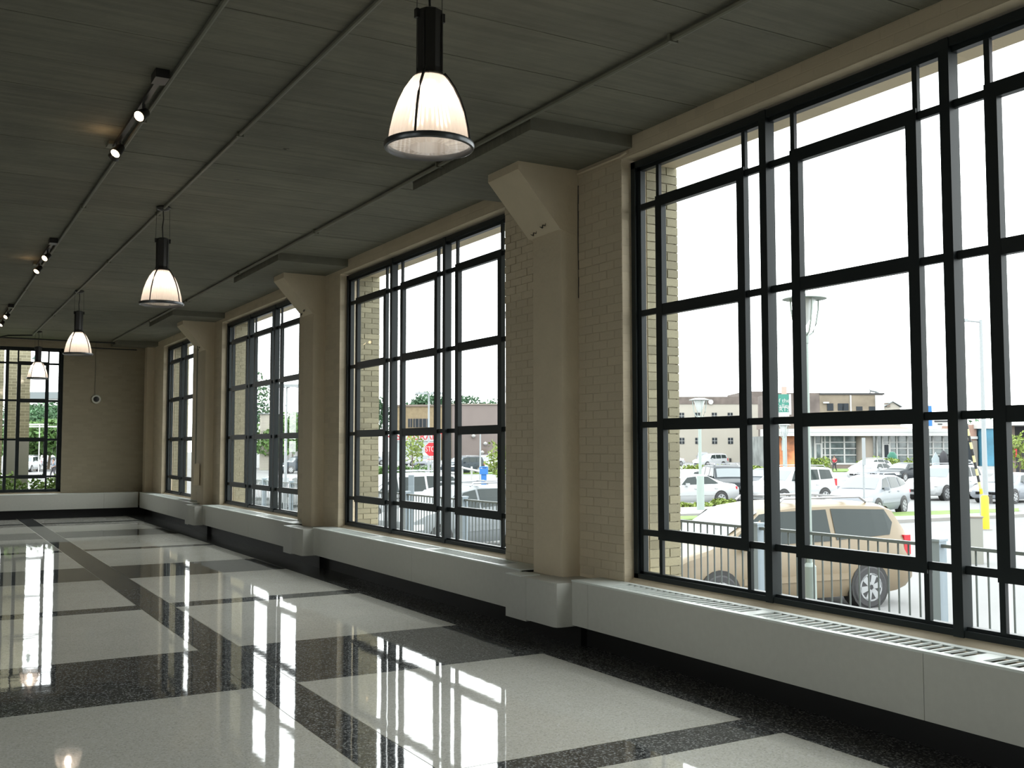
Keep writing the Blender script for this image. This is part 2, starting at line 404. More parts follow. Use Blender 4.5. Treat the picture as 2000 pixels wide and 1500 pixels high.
# ================================================================== WINDOWS
pane_src = None
def steel_window(idx, label, a, b, nun, plane, axis, zb=.58, zt=4.01, unit=None, fw=.13, mw=.068, detail=True):
    """grid window; the frame runs a..b along the wall; plane = room-side face of the frame"""
    global pane_src
    win = thing('window_%d' % idx, label, 'window', (0, 0, 0), kind='structure')
    def bx(u0, u1, z0, z1, d0, d1):
        return ((plane+d0, u0, z0), (plane+d1, u1, z1)) if axis == 'y' else ((u0, plane+d0, z0), (u1, plane+d1, z1))
    def part(name, rects, m=m_frame):
        q = MB()
        for r in rects: q.box(*bx(*r))
        return q.build(name, m, win)
    # outer frame, stepped
    part('frame', [(a, a+.055, zb, zt, -.005, .09), (b-.055, b, zb, zt, -.005, .09), (a, b, zb, zb+.04, -.005, .09), (a, b, zt-.055, zt, -.005, .09)])
    part('inner_frame', [(a+.055, a+fw-.03, zb+.04, zt-.055, .02, .07), (b-fw+.03, b-.055, zb+.04, zt-.055, .02, .07),
                         (a+.055, b-.055, zt-.085, zt-.055, .02, .07), (a+.055, b-.055, zb+.04, zb+.06, .02, .07)])
    zr = [3.62, 2.74, 1.825, .955]
    W = (b-a-2*fw+.06-(nun-1)*mw)/nun; u = a+fw-.03
    for i in range(nun):
        u0, u1 = u, u+W
        if i < nun-1:
            part('mullion', [(u1, u1+mw, zb, zt, -.012, .07)])
        n0, n1 = u0+.18, u1-.205      # muntin lines
        th, tn = .078, .036
        # thin bars through the border lights
        for c in (n0+.015, n1-.015):
            part('muntin', [(c-tn/2, c+tn/2, zr[0], zt-.08, .022, .05)])
            part('muntin', [(c-tn/2, c+tn/2, zb+.05, zr[3], .022, .05)])
        for z in zr:
            part('muntin', [(u0, n0, z-.024, z+.024, .022, .05)]); part('muntin', [(n1, u1, z-.024, z+.024, .022, .05)])
        # heavy inner frame round the three middle lights
        part('sash_frame', [(n0, n0+th, zr[3]-.045, zr[0]+.045, .008, .056), (n1-th, n1, zr[3]-.045, zr[0]+.045, .008, .056),
                            (n0+th, n1-th, zr[0]-.042, zr[0]+.045, .008, .056), (n0+th, n1-th, zr[3]-.045, zr[3]+.042, .008, .056)])
        for z in (zr[1], zr[2]): part('sash_bar', [(n0+th, n1-th, z-.045, z+.045, .01, .056)])
        # panes
        us = [(u0, n0+.02), (n0+.05, n1-.05), (n1-.02, u1)]; zs = [(zb+.06, zr[3])]+[(zr[q+1], zr[q]) for q in (2, 1, 0)]+[(zr[0], zt-.09)]
        for (p, q) in us:
            for (r, t) in zs:
                if pane_src is None:
                    pane_src = MB().add([(0,-.5,-.5),(0,.5,-.5),(0,.5,.5),(0,-.5,.5)], [(0,1,2,3)]).build('pane', m_glass, win); o = pane_src
                else: o = ref(pane_src, 'pane', win)
                c = (p+q)/2
                o.location = (plane+.042, c, (r+t)/2) if axis == 'y' else (c, plane+.042, (r+t)/2)
                o.rotation_euler = (0, 0, 0 if axis == 'y' else PI/2)
                o.scale = (1, q-p, t-r)
        u = u1+mw
    return win
names = ['unseen dark steel window beside the viewer', 'nearest and largest dark steel window on the right wall', 'second dark steel window on the right wall, with the stop sign beyond',
         'third dark steel window on the right wall, cut by a column bracket', 'farthest and narrowest dark steel window on the right wall']
for i, (a, b) in enumerate(WINS):
    steel_window(i+1 if i else 6, names[i], a, b, 2 if i == 4 else 3, 5.10, 'y')
steel_window(5, 'dark steel window in the far wall beyond the last lamps', FX0, FX1, 2, FY+.06, 'x', .60, 4.0)

for i, (a, b) in enumerate(WINS[:2]):  # added windows, unseen; they light the column fronts and radiator covers
    steel_window(7+i, 'unseen steel window added in the left wall for light, bay %s' % 'AB'[i], a, b, 3, LX-.2, 'y')
# ================================================================== COLUMNS
ORD = ['nearest', 'second', 'third', 'last, corner']
def column(y0, y1, label, full=True, dp0=None, dp1=None):
    c = thing('concrete_column', label, 'column', (4.9, (y0+y1)/2, 0), group=None)
    ch = .055
    MB().prism([(WF, y0), (4.82+ch, y0), (4.82+.015, y0+.02), (4.82, y0+ch), (4.82, y1-ch), (4.82+ch, y1), (WF, y1)], 'z', .46, H).build('shaft', m_paint, c, smooth=.5, local=False)
    if full:
        pr = [(WF, 3.50), (4.81, 3.545), (4.385, 4.02), (4.385, 4.092), (WF, 4.092)]
        MB().prism(pr, 'y', y0-.004, y1+.004).build('corbel', m_paint, c, local=False)
        ck = MB()
        for s_, zz in ((0, 3.60), (1, 3.57)):
            pts = [(4.80-(zz+dz-3.545)*.895-.004+.006*0, y0+.12+.2*s_+q*.03, zz+dz) for q, dz in enumerate((.012, -.004, .006, -.012, .002))]
            ck.tube(pts, [.001, .005, .004, .007, .001], 4)
        ck.build('chip', mat('dark_chip', (.06, .05, .04), .9), c, local=False)
    MB().box((4.03, dp0, 4.09), (WF, dp1, H+.005)).build('drop_panel', m_ceil, c, local=False)
    return c
for k in range(-1, 3):
    lb = ['unseen tan concrete column behind the viewer', 'nearest tan concrete column with a slanted bracket', 'second tan concrete column with a slanted bracket', 'third tan concrete column, with a conduit box on it'][k+1]
    y0, w0, d0 = [(.9, .5, .1), (7.5, .53, 6.7), (14.02, .45, 13.13), (20.35, .5, 19.6)][k+1]
    column(y0, y0+w0, lb, True, d0, d0+2.18)
column(26.25, 26.6, 'corner column where the far wall meets the right wall', False, 25.85, 26.6)

# ================================================================== RADIATOR COVERS
def rad_cover(y0, y1, label, near=True):
    c = thing('radiator_cover', label, 'radiator cover', (4.85, (y0+y1)/2, 0))
    X0 = 4.70
    seams = [y0]+[y for y in ([3.36] if y0 < 3 else [])+[y0+(y1-y0)/2]] if False else None
    cuts = [y0, y0+2.35, y1-.23, y1] if y1-y0 > 4 else [y0, y1]
    for a, b in zip(cuts[:-1], cuts[1:]):
        MB().box((X0, a+.0015, .188), (X0+.012, b-.0015, .545)).box((X0+.012, a+.0015, .188), (X0+.05, b-.0015, .20)).build('front_panel', m_cover, c, local=False)
    MB().box((X0-.006, y0, .543), (X0+.045, y1, .556)).build('front_rail', m_cover2, c, local=False)
    MB().box((4.945, y0, .543), (WF, y1, .556)).build('back_rail', m_cover2, c, local=False)
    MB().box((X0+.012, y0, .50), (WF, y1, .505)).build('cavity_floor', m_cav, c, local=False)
    g0, g1 = y0+.35, y1-.45
    if y0 > 25: return c
    for a, b in ((y0, g0), (g1, y1)): MB().box((X0+.04, a, .543), (4.95, b, .555)).build('top_plate', m_cover2, c, local=False)
    src = None; y = g0; i = 0; far = MB()
    while y < g1:
        wd = .016 if i % 22 else .11
        if near:
            if wd > .1: MB().box((X0+.04, y, .544), (4.95, y+wd, .555)).build('spacer_plate', m_cover2, c, local=False)
            elif src is None:
                src = MB().box((-.11, -.008, 0), (.1, .008, .010)).build('slat', m_cover2, c); src.location = (4.845-4.85, y+.008-(y0+y1)/2, .544)
            else:
                ref(src, 'slat', c, (4.845-4.85, y+.008-(y0+y1)/2, .544))
        else: far.box((X0+.04, y, .544), (4.95, y+wd, .555))
        y += wd+.056; i += 1
    if not near: far.build('slats', m_cover2, c, local=False, kind='stuff')
    return c
def col_box(y0, y1, label):
    c = thing('column_base_cover', label, 'column cover', (4.7, (y0+y1)/2, 0))
    X0 = 4.545
    ym = y0+.48
    MB().prism([(WF, y0), (X0+.05, y0), (X0+.015, y0+.012), (X0, y0+.045), (X0, ym-.0015), (WF, ym-.0015)], 'z', .175, .532).build('casing', m_cover, c, smooth=.5, local=False)
    MB().box((X0, ym+.0015, .16), (WF, y1, .528)).build('end_casing', m_cover, c, local=False)
    MB().box((X0, ym+.1, .528), (4.75, y1, .535)).build('lip', m_cover2, c, local=False)
    MB().box((4.80, y0+.02, 0), (WF, y1-.02, .175)).build('plinth', m_black, c, local=False)
    return c
cb = [(.57, 1.4), (7.17, 8.0), (13.56, 14.39), (19.85, 20.6)]
rad_cover(BY, cb[0][0], 'unseen grey radiator cover behind the viewer', False)
rl = ['nearest long grey radiator cover, under the largest window', 'second long grey radiator cover, under the second window', 'third long grey radiator cover, under the third window', 'farthest grey radiator cover on the right wall, ending in the corner']
for k in range(4):
    rad_cover(cb[k][1], cb[k+1][0] if k < 3 else 26.2, rl[k], k < 1)
for k, (a, b) in enumerate(cb):
    col_box(a, b, ['unseen grey column base cover behind the viewer', 'grey boxed base cover of the nearest column', 'grey boxed base cover of the second column', 'grey boxed base cover of the third column'][k])
fc = thing('radiator_cover', 'grey radiator cover running along the far wall', 'radiator cover', (0, 26.3, 0))
for a, b in ((LX, -1.0), (-1.0, 3.9), (3.9, 4.68)):
    MB().box((a+.002, 26.25, .19), (b-.002, 26.262, .548)).build('front_panel', m_cover, fc, local=False)
MB().box((LX, 26.245, .546), (4.68, 26.58, .556)).build('top_plate', m_cover2, fc, local=False)

# ================================================================== CEILING SERVICES
def conduit(x, y0, y1, label, r=.016, clamp=1.65):
    c = thing('conduit', label, 'conduit', (x, y0, H-r-.004))
    MB().tube([(0, 0, 0), (0, y1-y0, 0)], r, 8).build('pipe', m_cond, c, smooth=True)
    n = int((y1-y0)/3.3); src = None
    for i in range(n):
        y = 1.0+i*3.3
        if src is None:
            src = MB().box((-r-.012, -.012, -r-.003), (r+.012, .012, r+.004)).build('clamp', m_cond, c); src.location = (0, y, 0)
        else: ref(src, 'clamp', c, (0, y, 0))
    return c
conduit(1.437, BY, 23.2, 'left ceiling conduit carrying the spotlight tracks', .017)
conduit(2.19, BY, 25.4, 'middle ceiling conduit carrying the pendant lamps', .016)
conduit(3.975, BY, 25.9, 'right ceiling conduit running past the column drop panels', .021)
c = thing('conduit', 'thin black conduits crossing the ceiling by the far wall', 'conduit', (0, 25.9, 4.15))
MB().tube([(-3, 0, -.02), (2.1, .05, -.02), (2.9, .1, -.02), (4.4, .15, -.02)], .018, 6).build('pipe', m_blk, c)
MB().tube([(-3, .2, -.12), (1.1, .2, -.12), (1.25, .2, -.10), (1.7, -.3, .0), (2.19, -.45, .015)], .018, 6).build('pipe', m_blk, c)
MB().tube([(3.2, .55, -.12), (4.6, .5, -.13)], .016, 6).build('pipe', m_blk, c)
MB().tube([(.9, .1, .04), (.9, .1, -.06)], .01, 6).build('hanger', m_blk, c)

# ---- pendants
def flute_f(n, amp): return lambda k: 1+amp*(1 if k % 2 else -1)
def dome_glass():
    m = bpy.data.materials.new('prismatic_glass'); m.use_nodes = True; t = m.node_tree; t.nodes.clear()
    o = t.nodes.new('ShaderNodeOutputMaterial'); tr = node(t, 'ShaderNodeBsdfTransparent', Color=(.93, .90, .88, 1)); gl = node(t, 'ShaderNodeBsdfGlossy', Roughness=.12)
    tl = node(t, 'ShaderNodeBsdfTranslucent', Color=(.92, .84, .78, 1)); df = node(t, 'ShaderNodeBsdfDiffuse', Color=(.75, .70, .66, 1))
    a = node(t, 'ShaderNodeMixShader'); a.inputs[0].default_value = .42; t.links.new(tl.outputs[0], a.inputs[1]); t.links.new(df.outputs[0], a.inputs[2])
    b = node(t, 'ShaderNodeMixShader'); b.inputs[0].default_value = .45; t.links.new(a.outputs[0], b.inputs[1]); t.links.new(tr.outputs[0], b.inputs[2])
    c = node(t, 'ShaderNodeMixShader'); c.inputs[0].default_value = .16; t.links.new(b.outputs[0], c.inputs[1]); t.links.new(gl.outputs[0], c.inputs[2])
    t.links.new(c.outputs[0], o.inputs[0]); return m
m_dome = dome_glass()
m_bulb = mat('lit_bulb', (1, 1, 1), .5, emit=(1, .88, .74), estr=11)
m_lens = mat('lit_spot_lens', (1, 1, 1), .5, emit=(1, .78, .48), estr=6)
DOME = [(.075, .0), (.098, -.03), (.128, -.075), (.156, -.135), (.180, -.205), (.198, -.285), (.209, -.36)]
RIBS = 0
def pendant(x, y, label):
    p = thing('pendant_lamp', label, 'pendant lamp', (x, y, H), group='industrial pendant lamps in one row')
    zt, zn, zr = 3.845-H, 3.52-H, 3.16-H
    MB().lathe([(0, 0), (.07, 0), (.075, -.012), (.06, -.03), (.02, -.045), (0, -.045)], n=20).build('canopy', m_house, p, smooth=True)
    MB().tube([(0, 0, -.04), (.006, .004, -.13), (-.006, -.004, -.22), (.002, 0, zt-.01)], .006, 6).build('power_cord', m_blk, p, smooth=True)
    for s in (-1, 1): MB().tube([(s*.028*2.4, 0, -.01), (s*.070, 0, zt+.01)], .0018, 4).build('hanging_wire', m_blk, p)
    MB().lathe([(.0, zt+.012), (.045, zt+.012), (.068, zt), (.068, zt-.02), (.066, zn+.03), (.068, zn+.02), (.072, zn), (.0, zn)], n=8).build('housing', m_house, p)
    for s in (-1, 1): MB().cbox((s*.072, 0, zt-.02), (.016, .028, .045)).build('wire_bracket', m_blk, p)
    for a_ in (0, 1, 2, 3):
        q = PI/8+a_*PI/2+.3
        MB().tube([(.07*math.cos(q), .07*math.sin(q), zt-.02), (.07*math.cos(q), .07*math.sin(q), zn+.01)], .004, 5).build('fin', m_house, p)
    MB().lathe([(.055, zn+.01), (.074, zn-.002), (.082, zn-.018), (.078, zn-.022), (.055, zn-.01)], n=24).build('collar', mat('copper_tinted_collar', (.12, .07, .06), .3, .7), p, smooth=True)
    MB().lathe([(r, zn-.005+z) for r, z in DOME], n=96, flute=flute_f(96, .006)).build('glass_shade', m_dome, p, smooth=.2)
    for q in range(4):
        a = math.radians(-134)+q*PI/2+RIBS
        pts = [((r+.005)*math.cos(a), (r+.005)*math.sin(a), zn-.002+z) for r, z in DOME]
        MB().tube(pts, [.008, .008, .0075, .007, .0065, .006, .006], 6).build('rib', m_blk, p, smooth=True)
    MB().lathe([(.206, zr+.008), (.226, zr+.008), (.228, zr-.004), (.224, zr-.018), (.214, zr-.022), (.206, zr-.012), (.206, zr+.008)], n=48).build('rim_ring', m_rimm, p, smooth=True)
    MB().lathe([(0, zr-.012), (.1, zr-.012), (.207, zr-.006)], n=72, flute=flute_f(72, .012)).build('lens', glassmat_r, p)
    MB().lathe([(0, zn-.02), (.03, zn-.03), (.045, zn-.07), (.048, zn-.11), (.035, zn-.15), (0, zn-.165)], n=16).build('bulb', m_bulb, p, smooth=True)
    l = bpy.data.lights.new('bulb_light', 'POINT'); l.energy = 5; l.color = (1, .86, .70); l.shadow_soft_size = .05
    lo = bpy.data.objects.new('bulb_light', l); COL.objects.link(lo); lo.parent = p; lo.location = (0, 0, zn-.20)
    return p
glassmat_r = glassmat('ribbed_lens', (.95, .95, .95), .1, .05)
pendant(2.185, 4.62, 'nearest and largest pendant lamp, glass dome lit, at top centre')
pendant(2.19, 11.2, 'second pendant lamp, hanging in front of the middle of the ceiling')
pendant(2.22, 17.95, 'third pendant lamp, just right above the far window')
pendant(2.25, 24.75, 'farthest and smallest pendant lamp, against the far window')

# ---- tracks with spotlights
def track(x, y0, y1, label):
    t = thing('track_light', label, 'track light', (x, y0, H))
    L = y1-y0
    MB().box((-.018, 0, -.045), (.018, L, -.02)).build('track_bar', m_blk, t)
    MB().box((-.045, -.06, -.06), (.045, .10, 0)).build('feed_box', m_blk, t)
    MB().box((-.055, L-.05, -.03), (.055, L+.10, 0)).build('end_plate', m_cond, t)
    for yy, rx, rz in ((.62*L/1.9, .95, 2.3), (L-.22, .75, 2.2), (L-.12, 1.0, .4)):
        hd = MB()
        hd.tube([(0, 0, -.04), (0, 0, -.10)], .012, 6)
        hd = hd.build('spotlight_stem', m_blk, t); hd.location = (0, yy, 0)
        b = MB().tube([(0, 0, .05), (0, 0, .03), (0, 0, -.01), (0, 0, -.06)], [.02, .034, .038, .047], 14).build('spotlight_head', m_house, t, smooth=.6)
        b.location = (0, yy, -.115); b.rotation_euler = (rx, 0, rz)
        MB().lathe([(0, -.0612), (.038, -.0612)], n=14).build('lamp_lens', m_lens, b)
    s = bpy.data.lights.new('track_glow', 'POINT'); s.energy = .35; s.color = (1, .62, .3); s.shadow_soft_size = .03
    so = bpy.data.objects.new('track_glow', s); COL.objects.link(so); so.parent = t; so.location = (-.14, L-.3, -.12)
track(1.36, 7.12, 9.0, 'nearest spotlight track with lit heads on the left ceiling conduit')
track(1.37, 13.6, 15.5, 'middle spotlight track with lit heads on the left ceiling conduit')
track(1.38, 20.3, 22.6, 'farthest spotlight track, at the left edge near the far wall')

# ---- small fittings
s = thing('wall_speaker', 'round pale wall fitting with a dark centre on the far wall', 'wall fitting', (3.72, 26.6, 2.80))
def ylathe(prof, n=24):
    m = MB().lathe(prof, n=n); m.v = [(x, -z, y) for x, y, z in m.v]; return m
ylathe([(0, 0), (.105, 0), (.11, .03), (.095, .05), (.07, .052), (.068, .03), (0, .03)]).build('ring', mat('pale_ring', (.6, .6, .52), .5), s, smooth=.6)
ylathe([(0, .04), (.05, .038), (.066, .031)]).build('dark_dome', m_blk, s, smooth=True)
MB().tube([(-.03, -.012, .11), (-.03, -.012, H-2.80)], .006, 5).build('cable', m_cond, s)
s = thing('conduit_box', 'tan electrical box with vertical conduit on the third column', 'electrical box', (4.735, 20.62, 1.1))
MB().box((-.05, -.07, -.2), (.06, .07, .22)).build('box', m_paint, s)
MB().tube([(0, 0, .2), (0, 0, 2.6)], .013, 6).build('pipe', m_cond, s)
s = thing('wire', 'thin dark wire down the inner corner of the nearest column', 'wire', (4.995, 7.49, 0))
MB().tube([(0, 0, 3.95), (-.003, .002, 3.5), (0, 0, 3.2), (-.002, 0, 2.95)], .004, 5).build('cable', m_blk, s)
s = thing('conduit', 'tan conduit along the top of the wall beside the nearest drop panel', 'conduit', (4.985, 6.85, 4.03))
MB().tube([(0, .63, .02), (0, .0, .02), (0, -.1, .035)], .012, 6).build('pipe', m_paint, s)

# ================================================================== OUTSIDE: brick reveals
def ext_pier(y, y1, label, indiv, flip=False):
    t = thing('brick_pier', label, 'brick pier', (5.4, y, 0))
    MB().box((5.275, y+.0015, -.3), (WO+.0, y1-.012, H+.6)).build('mortar_core', m_mort, t, local=False)
    z = -.3; r = 0; far = MB(); src = None; cnt = 0
    while z < 4.1:
        xs = [(5.265, 5.47), (5.48, WO+.02)] if r % 2 == 0 else [(5.265, 5.36), (5.37, WO+.02)]
        for a, b in xs:
            j = R.uniform(0, .004)
            if indiv:
                if src is None: src = MB().box((-.5, -.03, -.5), (.5, .02, .5)).build('brick', m_ext, t); o = src
                else: o = ref(src, 'brick', t)
                o.location = ((a+b)/2-5.4, .018-j, z+.033); o.scale = (b-a, 1, .0655)
            else: far.box((a, y-.006-j, z), (b, y+.03, z+.0655))
        z += .0735; r += 1
    if not indiv: far.build('brickwork', m_ext, t, local=False, kind='stuff')
    MB().box((WO, y-.006, -.3), (WO+.02, y1+.006, H+.6)).build('outer_face', m_extb, t, local=False)
ext_pier(6.87, 8.78, 'buff brick pier outside, between the nearest and second windows', True)
ext_pier(13.44, 15.13, 'buff brick pier outside, between the second and third windows', True)
ext_pier(19.8, 22.13, 'buff brick pier outside, between the third and fourth windows', False)
ext_pier(25.19, 27.0, 'buff brick pier outside, at the building corner', False)

# ================================================================== OUTSIDE GROUND
G = -1.06
o = MB().box((WO, -40, -.6), (8.15, 60, -.3)).build('terrace', m_conc); tag(o, 'pale concrete terrace outside the windows, behind the railing', 'terrace', kind='structure')
o = MB().box((8.15, -40, -1.3), (8.3, 60, -.28)).build('retaining_wall', m_conc); tag(o, 'low concrete wall under the railing', 'wall', kind='structure')
o = MB().box((-300, -120, G-.5), (420, 520, G)).build('parking_lot', m_asph); tag(o, 'wide pale asphalt car park', 'ground', kind='structure')
GR = thing  # shorthand not used for naming
# island strips and kerbs
def strip(name, label, cat, pts, z0, z1, m, kind='structure'):
    o = MB().prism([(p[0], p[1]) for p in pts], 'z', z0, z1).build(name, m); return tag(o, label, cat, kind=kind)
a1, a2 = gp(1290, 1012), gp(1520, 1006); b1, b2 = gp(1290, 998), gp(1520, 993)
strip('kerb', 'pale kerbed island with the small street lamp', 'kerb', [a1, a2, b2, b1], G, G+.14, m_conc)
g1, g2, g3, g4 = gp(1290, 1021), gp(1450, 1016), gp(1450, 1010), gp(1290, 1014)
o = strip('lawn_strip', 'narrow lawn strip before the small street lamp', 'grass', [g1, g2, g3, g4], G, G+.10, m_grass, 'stuff')
g1, g2, g3, g4 = gp(1690, 1017), gp(1990, 1003), gp(1990, 997), gp(1690, 1007)
o = strip('lawn_strip', 'narrow lawn strip behind the gold minivan', 'grass', [g1, g2, g3, g4], G, G+.10, m_grass, 'stuff')
g1, g2, g3, g4 = gp(1690, 1025), gp(2040, 1008), gp(2040, 1003), gp(1690, 1017)
strip('kerb', 'pale kerb along the lawn strip behind the minivan', 'kerb', [g1, g2, g3, g4], G, G+.12, m_conc)
g1, g2, g3, g4 = gp(1560, 922), gp(1760, 922), gp(1760, 917), gp(1560, 917)
strip('lawn_strip', 'planted strip of lawn before the shop', 'grass', [g1, g2, g3, g4], G, G+.1, m_grass, 'stuff')
g1, g2, g3, g4 = gp(900, 926), gp(1010, 926), gp(1010, 918), gp(900, 918)
strip('lawn_strip', 'dry lawn strip behind the blue box', 'grass', [g1, g2, g3, g4], G, G+.1, m_grass, 'stuff')

# ---- railing
RX = 8.05
rl_ = thing('railing', 'long painted metal railing with thin upright pickets outside the windows', 'railing', (RX, 15, -.3))
RY0, RY1 = 2.6, 29.4
MB().box((RX-.025, RY0, .735), (RX+.025, RY1, .765)).build('top_rail', m_rail, rl_, local=False)
MB().box((RX-.02, RY0, -.20), (RX+.02, RY1, -.17)).build('bottom_rail', m_rail, rl_, local=False)
src = None; y = RY0+.06
while y < RY1:
    if src is None: src = MB().tube([(0, 0, .12), (0, 0, 1.04)], .0095, 6).build('picket', m_rail, rl_); src.location = (0, y-15, 0)
    else: ref(src, 'picket', rl_, (0, y-15, 0))
    y += .118
src = None
for y in (3.9, 6.23, 8.55, 10.87, 13.19, 15.6, 17.95, 20.3, 22.6, 24.9, 27.2, 29.3):
    if src is None: src = MB().box((-.05, -.05, 0), (.05, .05, 1.09)).box((-.06, -.06, 1.09), (.06, .06, 1.11)).build('post', m_grey, rl_); src.location = (0, y-15, 0)
    else: ref(src, 'post', rl_, (0, y-15, 0))

# ---- street lamps
def street_lamp(p, zb, zl, label, s=1.0, base=True):
    t = thing('street_lamp', label, 'street lamp', (p[0], p[1], zb))
    h = zl-zb
    MB().tube([(0, 0, 0), (0, 0, h-.42*s)], .035*s, 12).build('pole', m_pale, t, smooth=True)
    if base: MB().tube([(0, 0, 0), (0, 0, .70), (0, 0, .74)], [.075*s, .07*s, .04*s], 14).build('pole_sleeve', m_pale, t, smooth=.6)
    MB().lathe([(0, h-.48*s), (.04*s, h-.48*s), (.045*s, h-.40*s), (.03*s, h-.36*s), (0, h-.36*s)], n=12).build('collar', m_pale, t, smooth=.5)
    for a in (0, PI/2, PI, 3*PI/2):
        a += YAW*-1+.2
        pts = [(r*s*math.cos(a), r*s*math.sin(a), h+z*s) for r, z in ((.03, -.40), (.09, -.36), (.13, -.26), (.155, -.12), (.16, -.01))]
        MB().tube(pts, .009*s, 6).build('arm', m_pale, t, smooth=True)
    MB().lathe([(0, h+.045*s), (.12*s, h+.035*s), (.225*s, h+.0*s), (.23*s, h-.008*s), (.16*s, h-.005*s), (0, h-.002)], n=32).build('disc_shade', m_pale, t, smooth=.6)
    MB().lathe([(0, h), (.11*s, h), (.12*s, h-.03*s), (.07*s, h-.20*s), (.02*s, h-.28*s), (0, h-.28*s)], n=16).build('glass_body', m_frost, t, smooth=True)
    return t
m_pale = mat('pale_green_grey_paint', (.26, .31, .29), .5)
m_frost = mat('frosted_lamp_glass', (.5, .52, .52), .3)
p = dp(1571, 583, 10.9); street_lamp(p, -.3, p.z, 'near street lamp with a wide flat disc head, beside the railing')
p = dp(1366, 781, 42.2); street_lamp(p, G, p.z, 'smaller street lamp farther off, on the kerb island', 1.85, False)
MB().tube([(0, 0, 0), (0, 0, 1.5), (0, 0, 1.58)], [.16, .15, .08], 14).build('pole_sleeve', m_pale, bpy.data.objects['street_lamp.001'], smooth=.6)
p = dp(1530, 830, 95); street_lamp(p, G, p.z, 'distant street lamp before the shop wall', 3.0, False)

def tall_pole(px, base_y, top_y, depth, label, arm=None, r=.09, heads=2, cat='light pole'):
    b = dp(px, base_y, depth); t = thing('light_pole', label, cat, (b.x, b.y, G))
    top = dp(px, top_y, depth).z-G
    MB().tube([(0, 0, 0), (0, 0, top)], [r, r*.6], 10).build('pole', m_pgrey, t, smooth=True)
    for s in ([-1, 1] if heads == 2 else [-1]):
        a = arm or 1.1
        d = cR*s
        MB().tube([(0, 0, top-.1), (d.x*a, d.y*a, top)], r*.4, 6).build('arm', m_pgrey, t)
        q = MB().cbox((0, 0, 0), (.7, .35, .12)).build('lamp_head', m_pgrey, t); q.location = (d.x*a, d.y*a, top-.02); q.rotation_euler = (0, 0, -YAW)
    return t
m_pgrey = mat('pole_grey', (.25, .27, .28), .5)
tall_pole(1926, 1000, 622, 47, 'tall grey light pole beyond the yellow bollard', 1.0, .12, 1)
tall_pole(837, 930, 767, 62, 'tall light pole behind the stop sign', .45, .08)
tall_pole(938, 925, 838, 80, 'slim pale pole before the brown building', .3, .08, 1)
tall_pole(557, 960, 752, 40, 'dark forked utility pole seen through the third window', .35, .07)

# ---- gate, bollard, box
p = gp(1925, 1035)
t = thing('bollard', 'yellow bollard beside the barrier gate', 'bollard', (p.x, p.y, G))
MB().tube([(0, 0, 0), (0, 0, 1.05), (0, 0, 1.12)], [.125, .125, .09], 16).build('post', m_yellow, t, smooth=.6)
MB().tube([(0, 0, 0), (0, 0, .03)], .2, 16).build('foot', m_conc, t)
p = dp(1918, 970, 36.5)
t = thing('barrier_gate', 'raised striped barrier arm of the parking gate', 'barrier gate', (p.x, p.y, G))
zb = p.z-G
MB().box((-.06, -.06, 0), (.06, .06, zb+.1)).build('pivot_post', m_pgrey, t)
top = dp(1884, 812, 36.5)-Vector((p.x, p.y, G)); bot = Vector((0, 0, zb+.05))
for i in range(12):
    a = bot.lerp(top, i/12); b = bot.lerp(top, (i+1)/12)
    MB().tube([a, b], .05, 6).build('arm_stripe', (m_yel2 if i % 2 else m_blk) if i else m_yellow, t) if i else None
    if i == 0:
        m_yel2 = mat('pale_yellow_stripe', (.45, .40, .2), .5)
        MB().tube([a, b], .06, 6).build('arm_stripe', m_yellow, t)
MB().box((.05, -.1, zb-.25), (.45, .1, zb+.05)).build('counterweight', m_blk, t)
p = gp(1903, 1100)
t = thing('utility_box', 'grey upright utility box behind the railing', 'utility box', (p.x, p.y, G), -YAW-.2)
MB().box((-.16, -.2, 0), (.16, .2, 1.06)).build('cabinet', mat('utility_grey', (.22, .22, .195), .6), t)
MB().box((-.18, -.22, 1.06), (.18, .22, 1.09)).build('lid', m_taupe, t)
p = dp(1688, 985, 36)
t = thing('sign_post', 'thin grey sign post beside the silver hatchback', 'sign post', (p.x, p.y, G), -YAW)
zz = dp(1688, 855, 36).z-G
MB().tube([(0, 0, 0), (0, 0, zz)], .035, 6).build('post', m_pgrey, t)
MB().box((-.05, -.05, zz-.95), (.07, -.03, zz)).build('sign_edge', m_pgrey, t)
p = dp(803, 1000, 22)
t = thing('sign_post', 'dark grey flat post in front of the white minivan', 'sign post', (p.x, p.y, G), -YAW)
zz = dp(803, 928, 22).z-G
MB().box((-.06, -.03, 0), (.06, .03, zz)).build('post', m_grey, t)

# ---- stop sign
def text(body, size, m, parent, loc, rot, name='lettering', depth=.004, align='CENTER'):
    cu = bpy.data.curves.new(name, 'FONT'); cu.body = body; cu.size = size; cu.extrude = depth; cu.align_x = align; cu.align_y = 'CENTER'
    tmp = bpy.data.objects.new(name, cu); COL.objects.link(tmp)
    bpy.context.view_layer.update()
    me = bpy.data.meshes.new_from_object(tmp.evaluated_get(bpy.context.evaluated_depsgraph_get()))
    bpy.data.objects.remove(tmp)
    me.materials.clear(); me.materials.append(m)
    o = bpy.data.objects.new(name, me); COL.objects.link(o); o.parent = parent; o.location = loc; o.rotation_euler = rot
    return o
FACE = -math.atan2(.36, .93)
D = 57; p = dp(843, 877.5, D)
t = thing('stop_sign', 'red octagonal stop sign seen through the second window', 'stop sign', (p.x, p.y, G), -YAW+.08)
zc = p.z-G
octo = [(.385/math.cos(PI/8)*math.cos(PI/8+k*PI/4), .385/math.cos(PI/8)*math.sin(PI/8+k*PI/4)) for k in range(8)]
MB().prism([(x, z+zc) for x, z in octo], 'y', -.008, .0).build('sign_back', m_white, t)
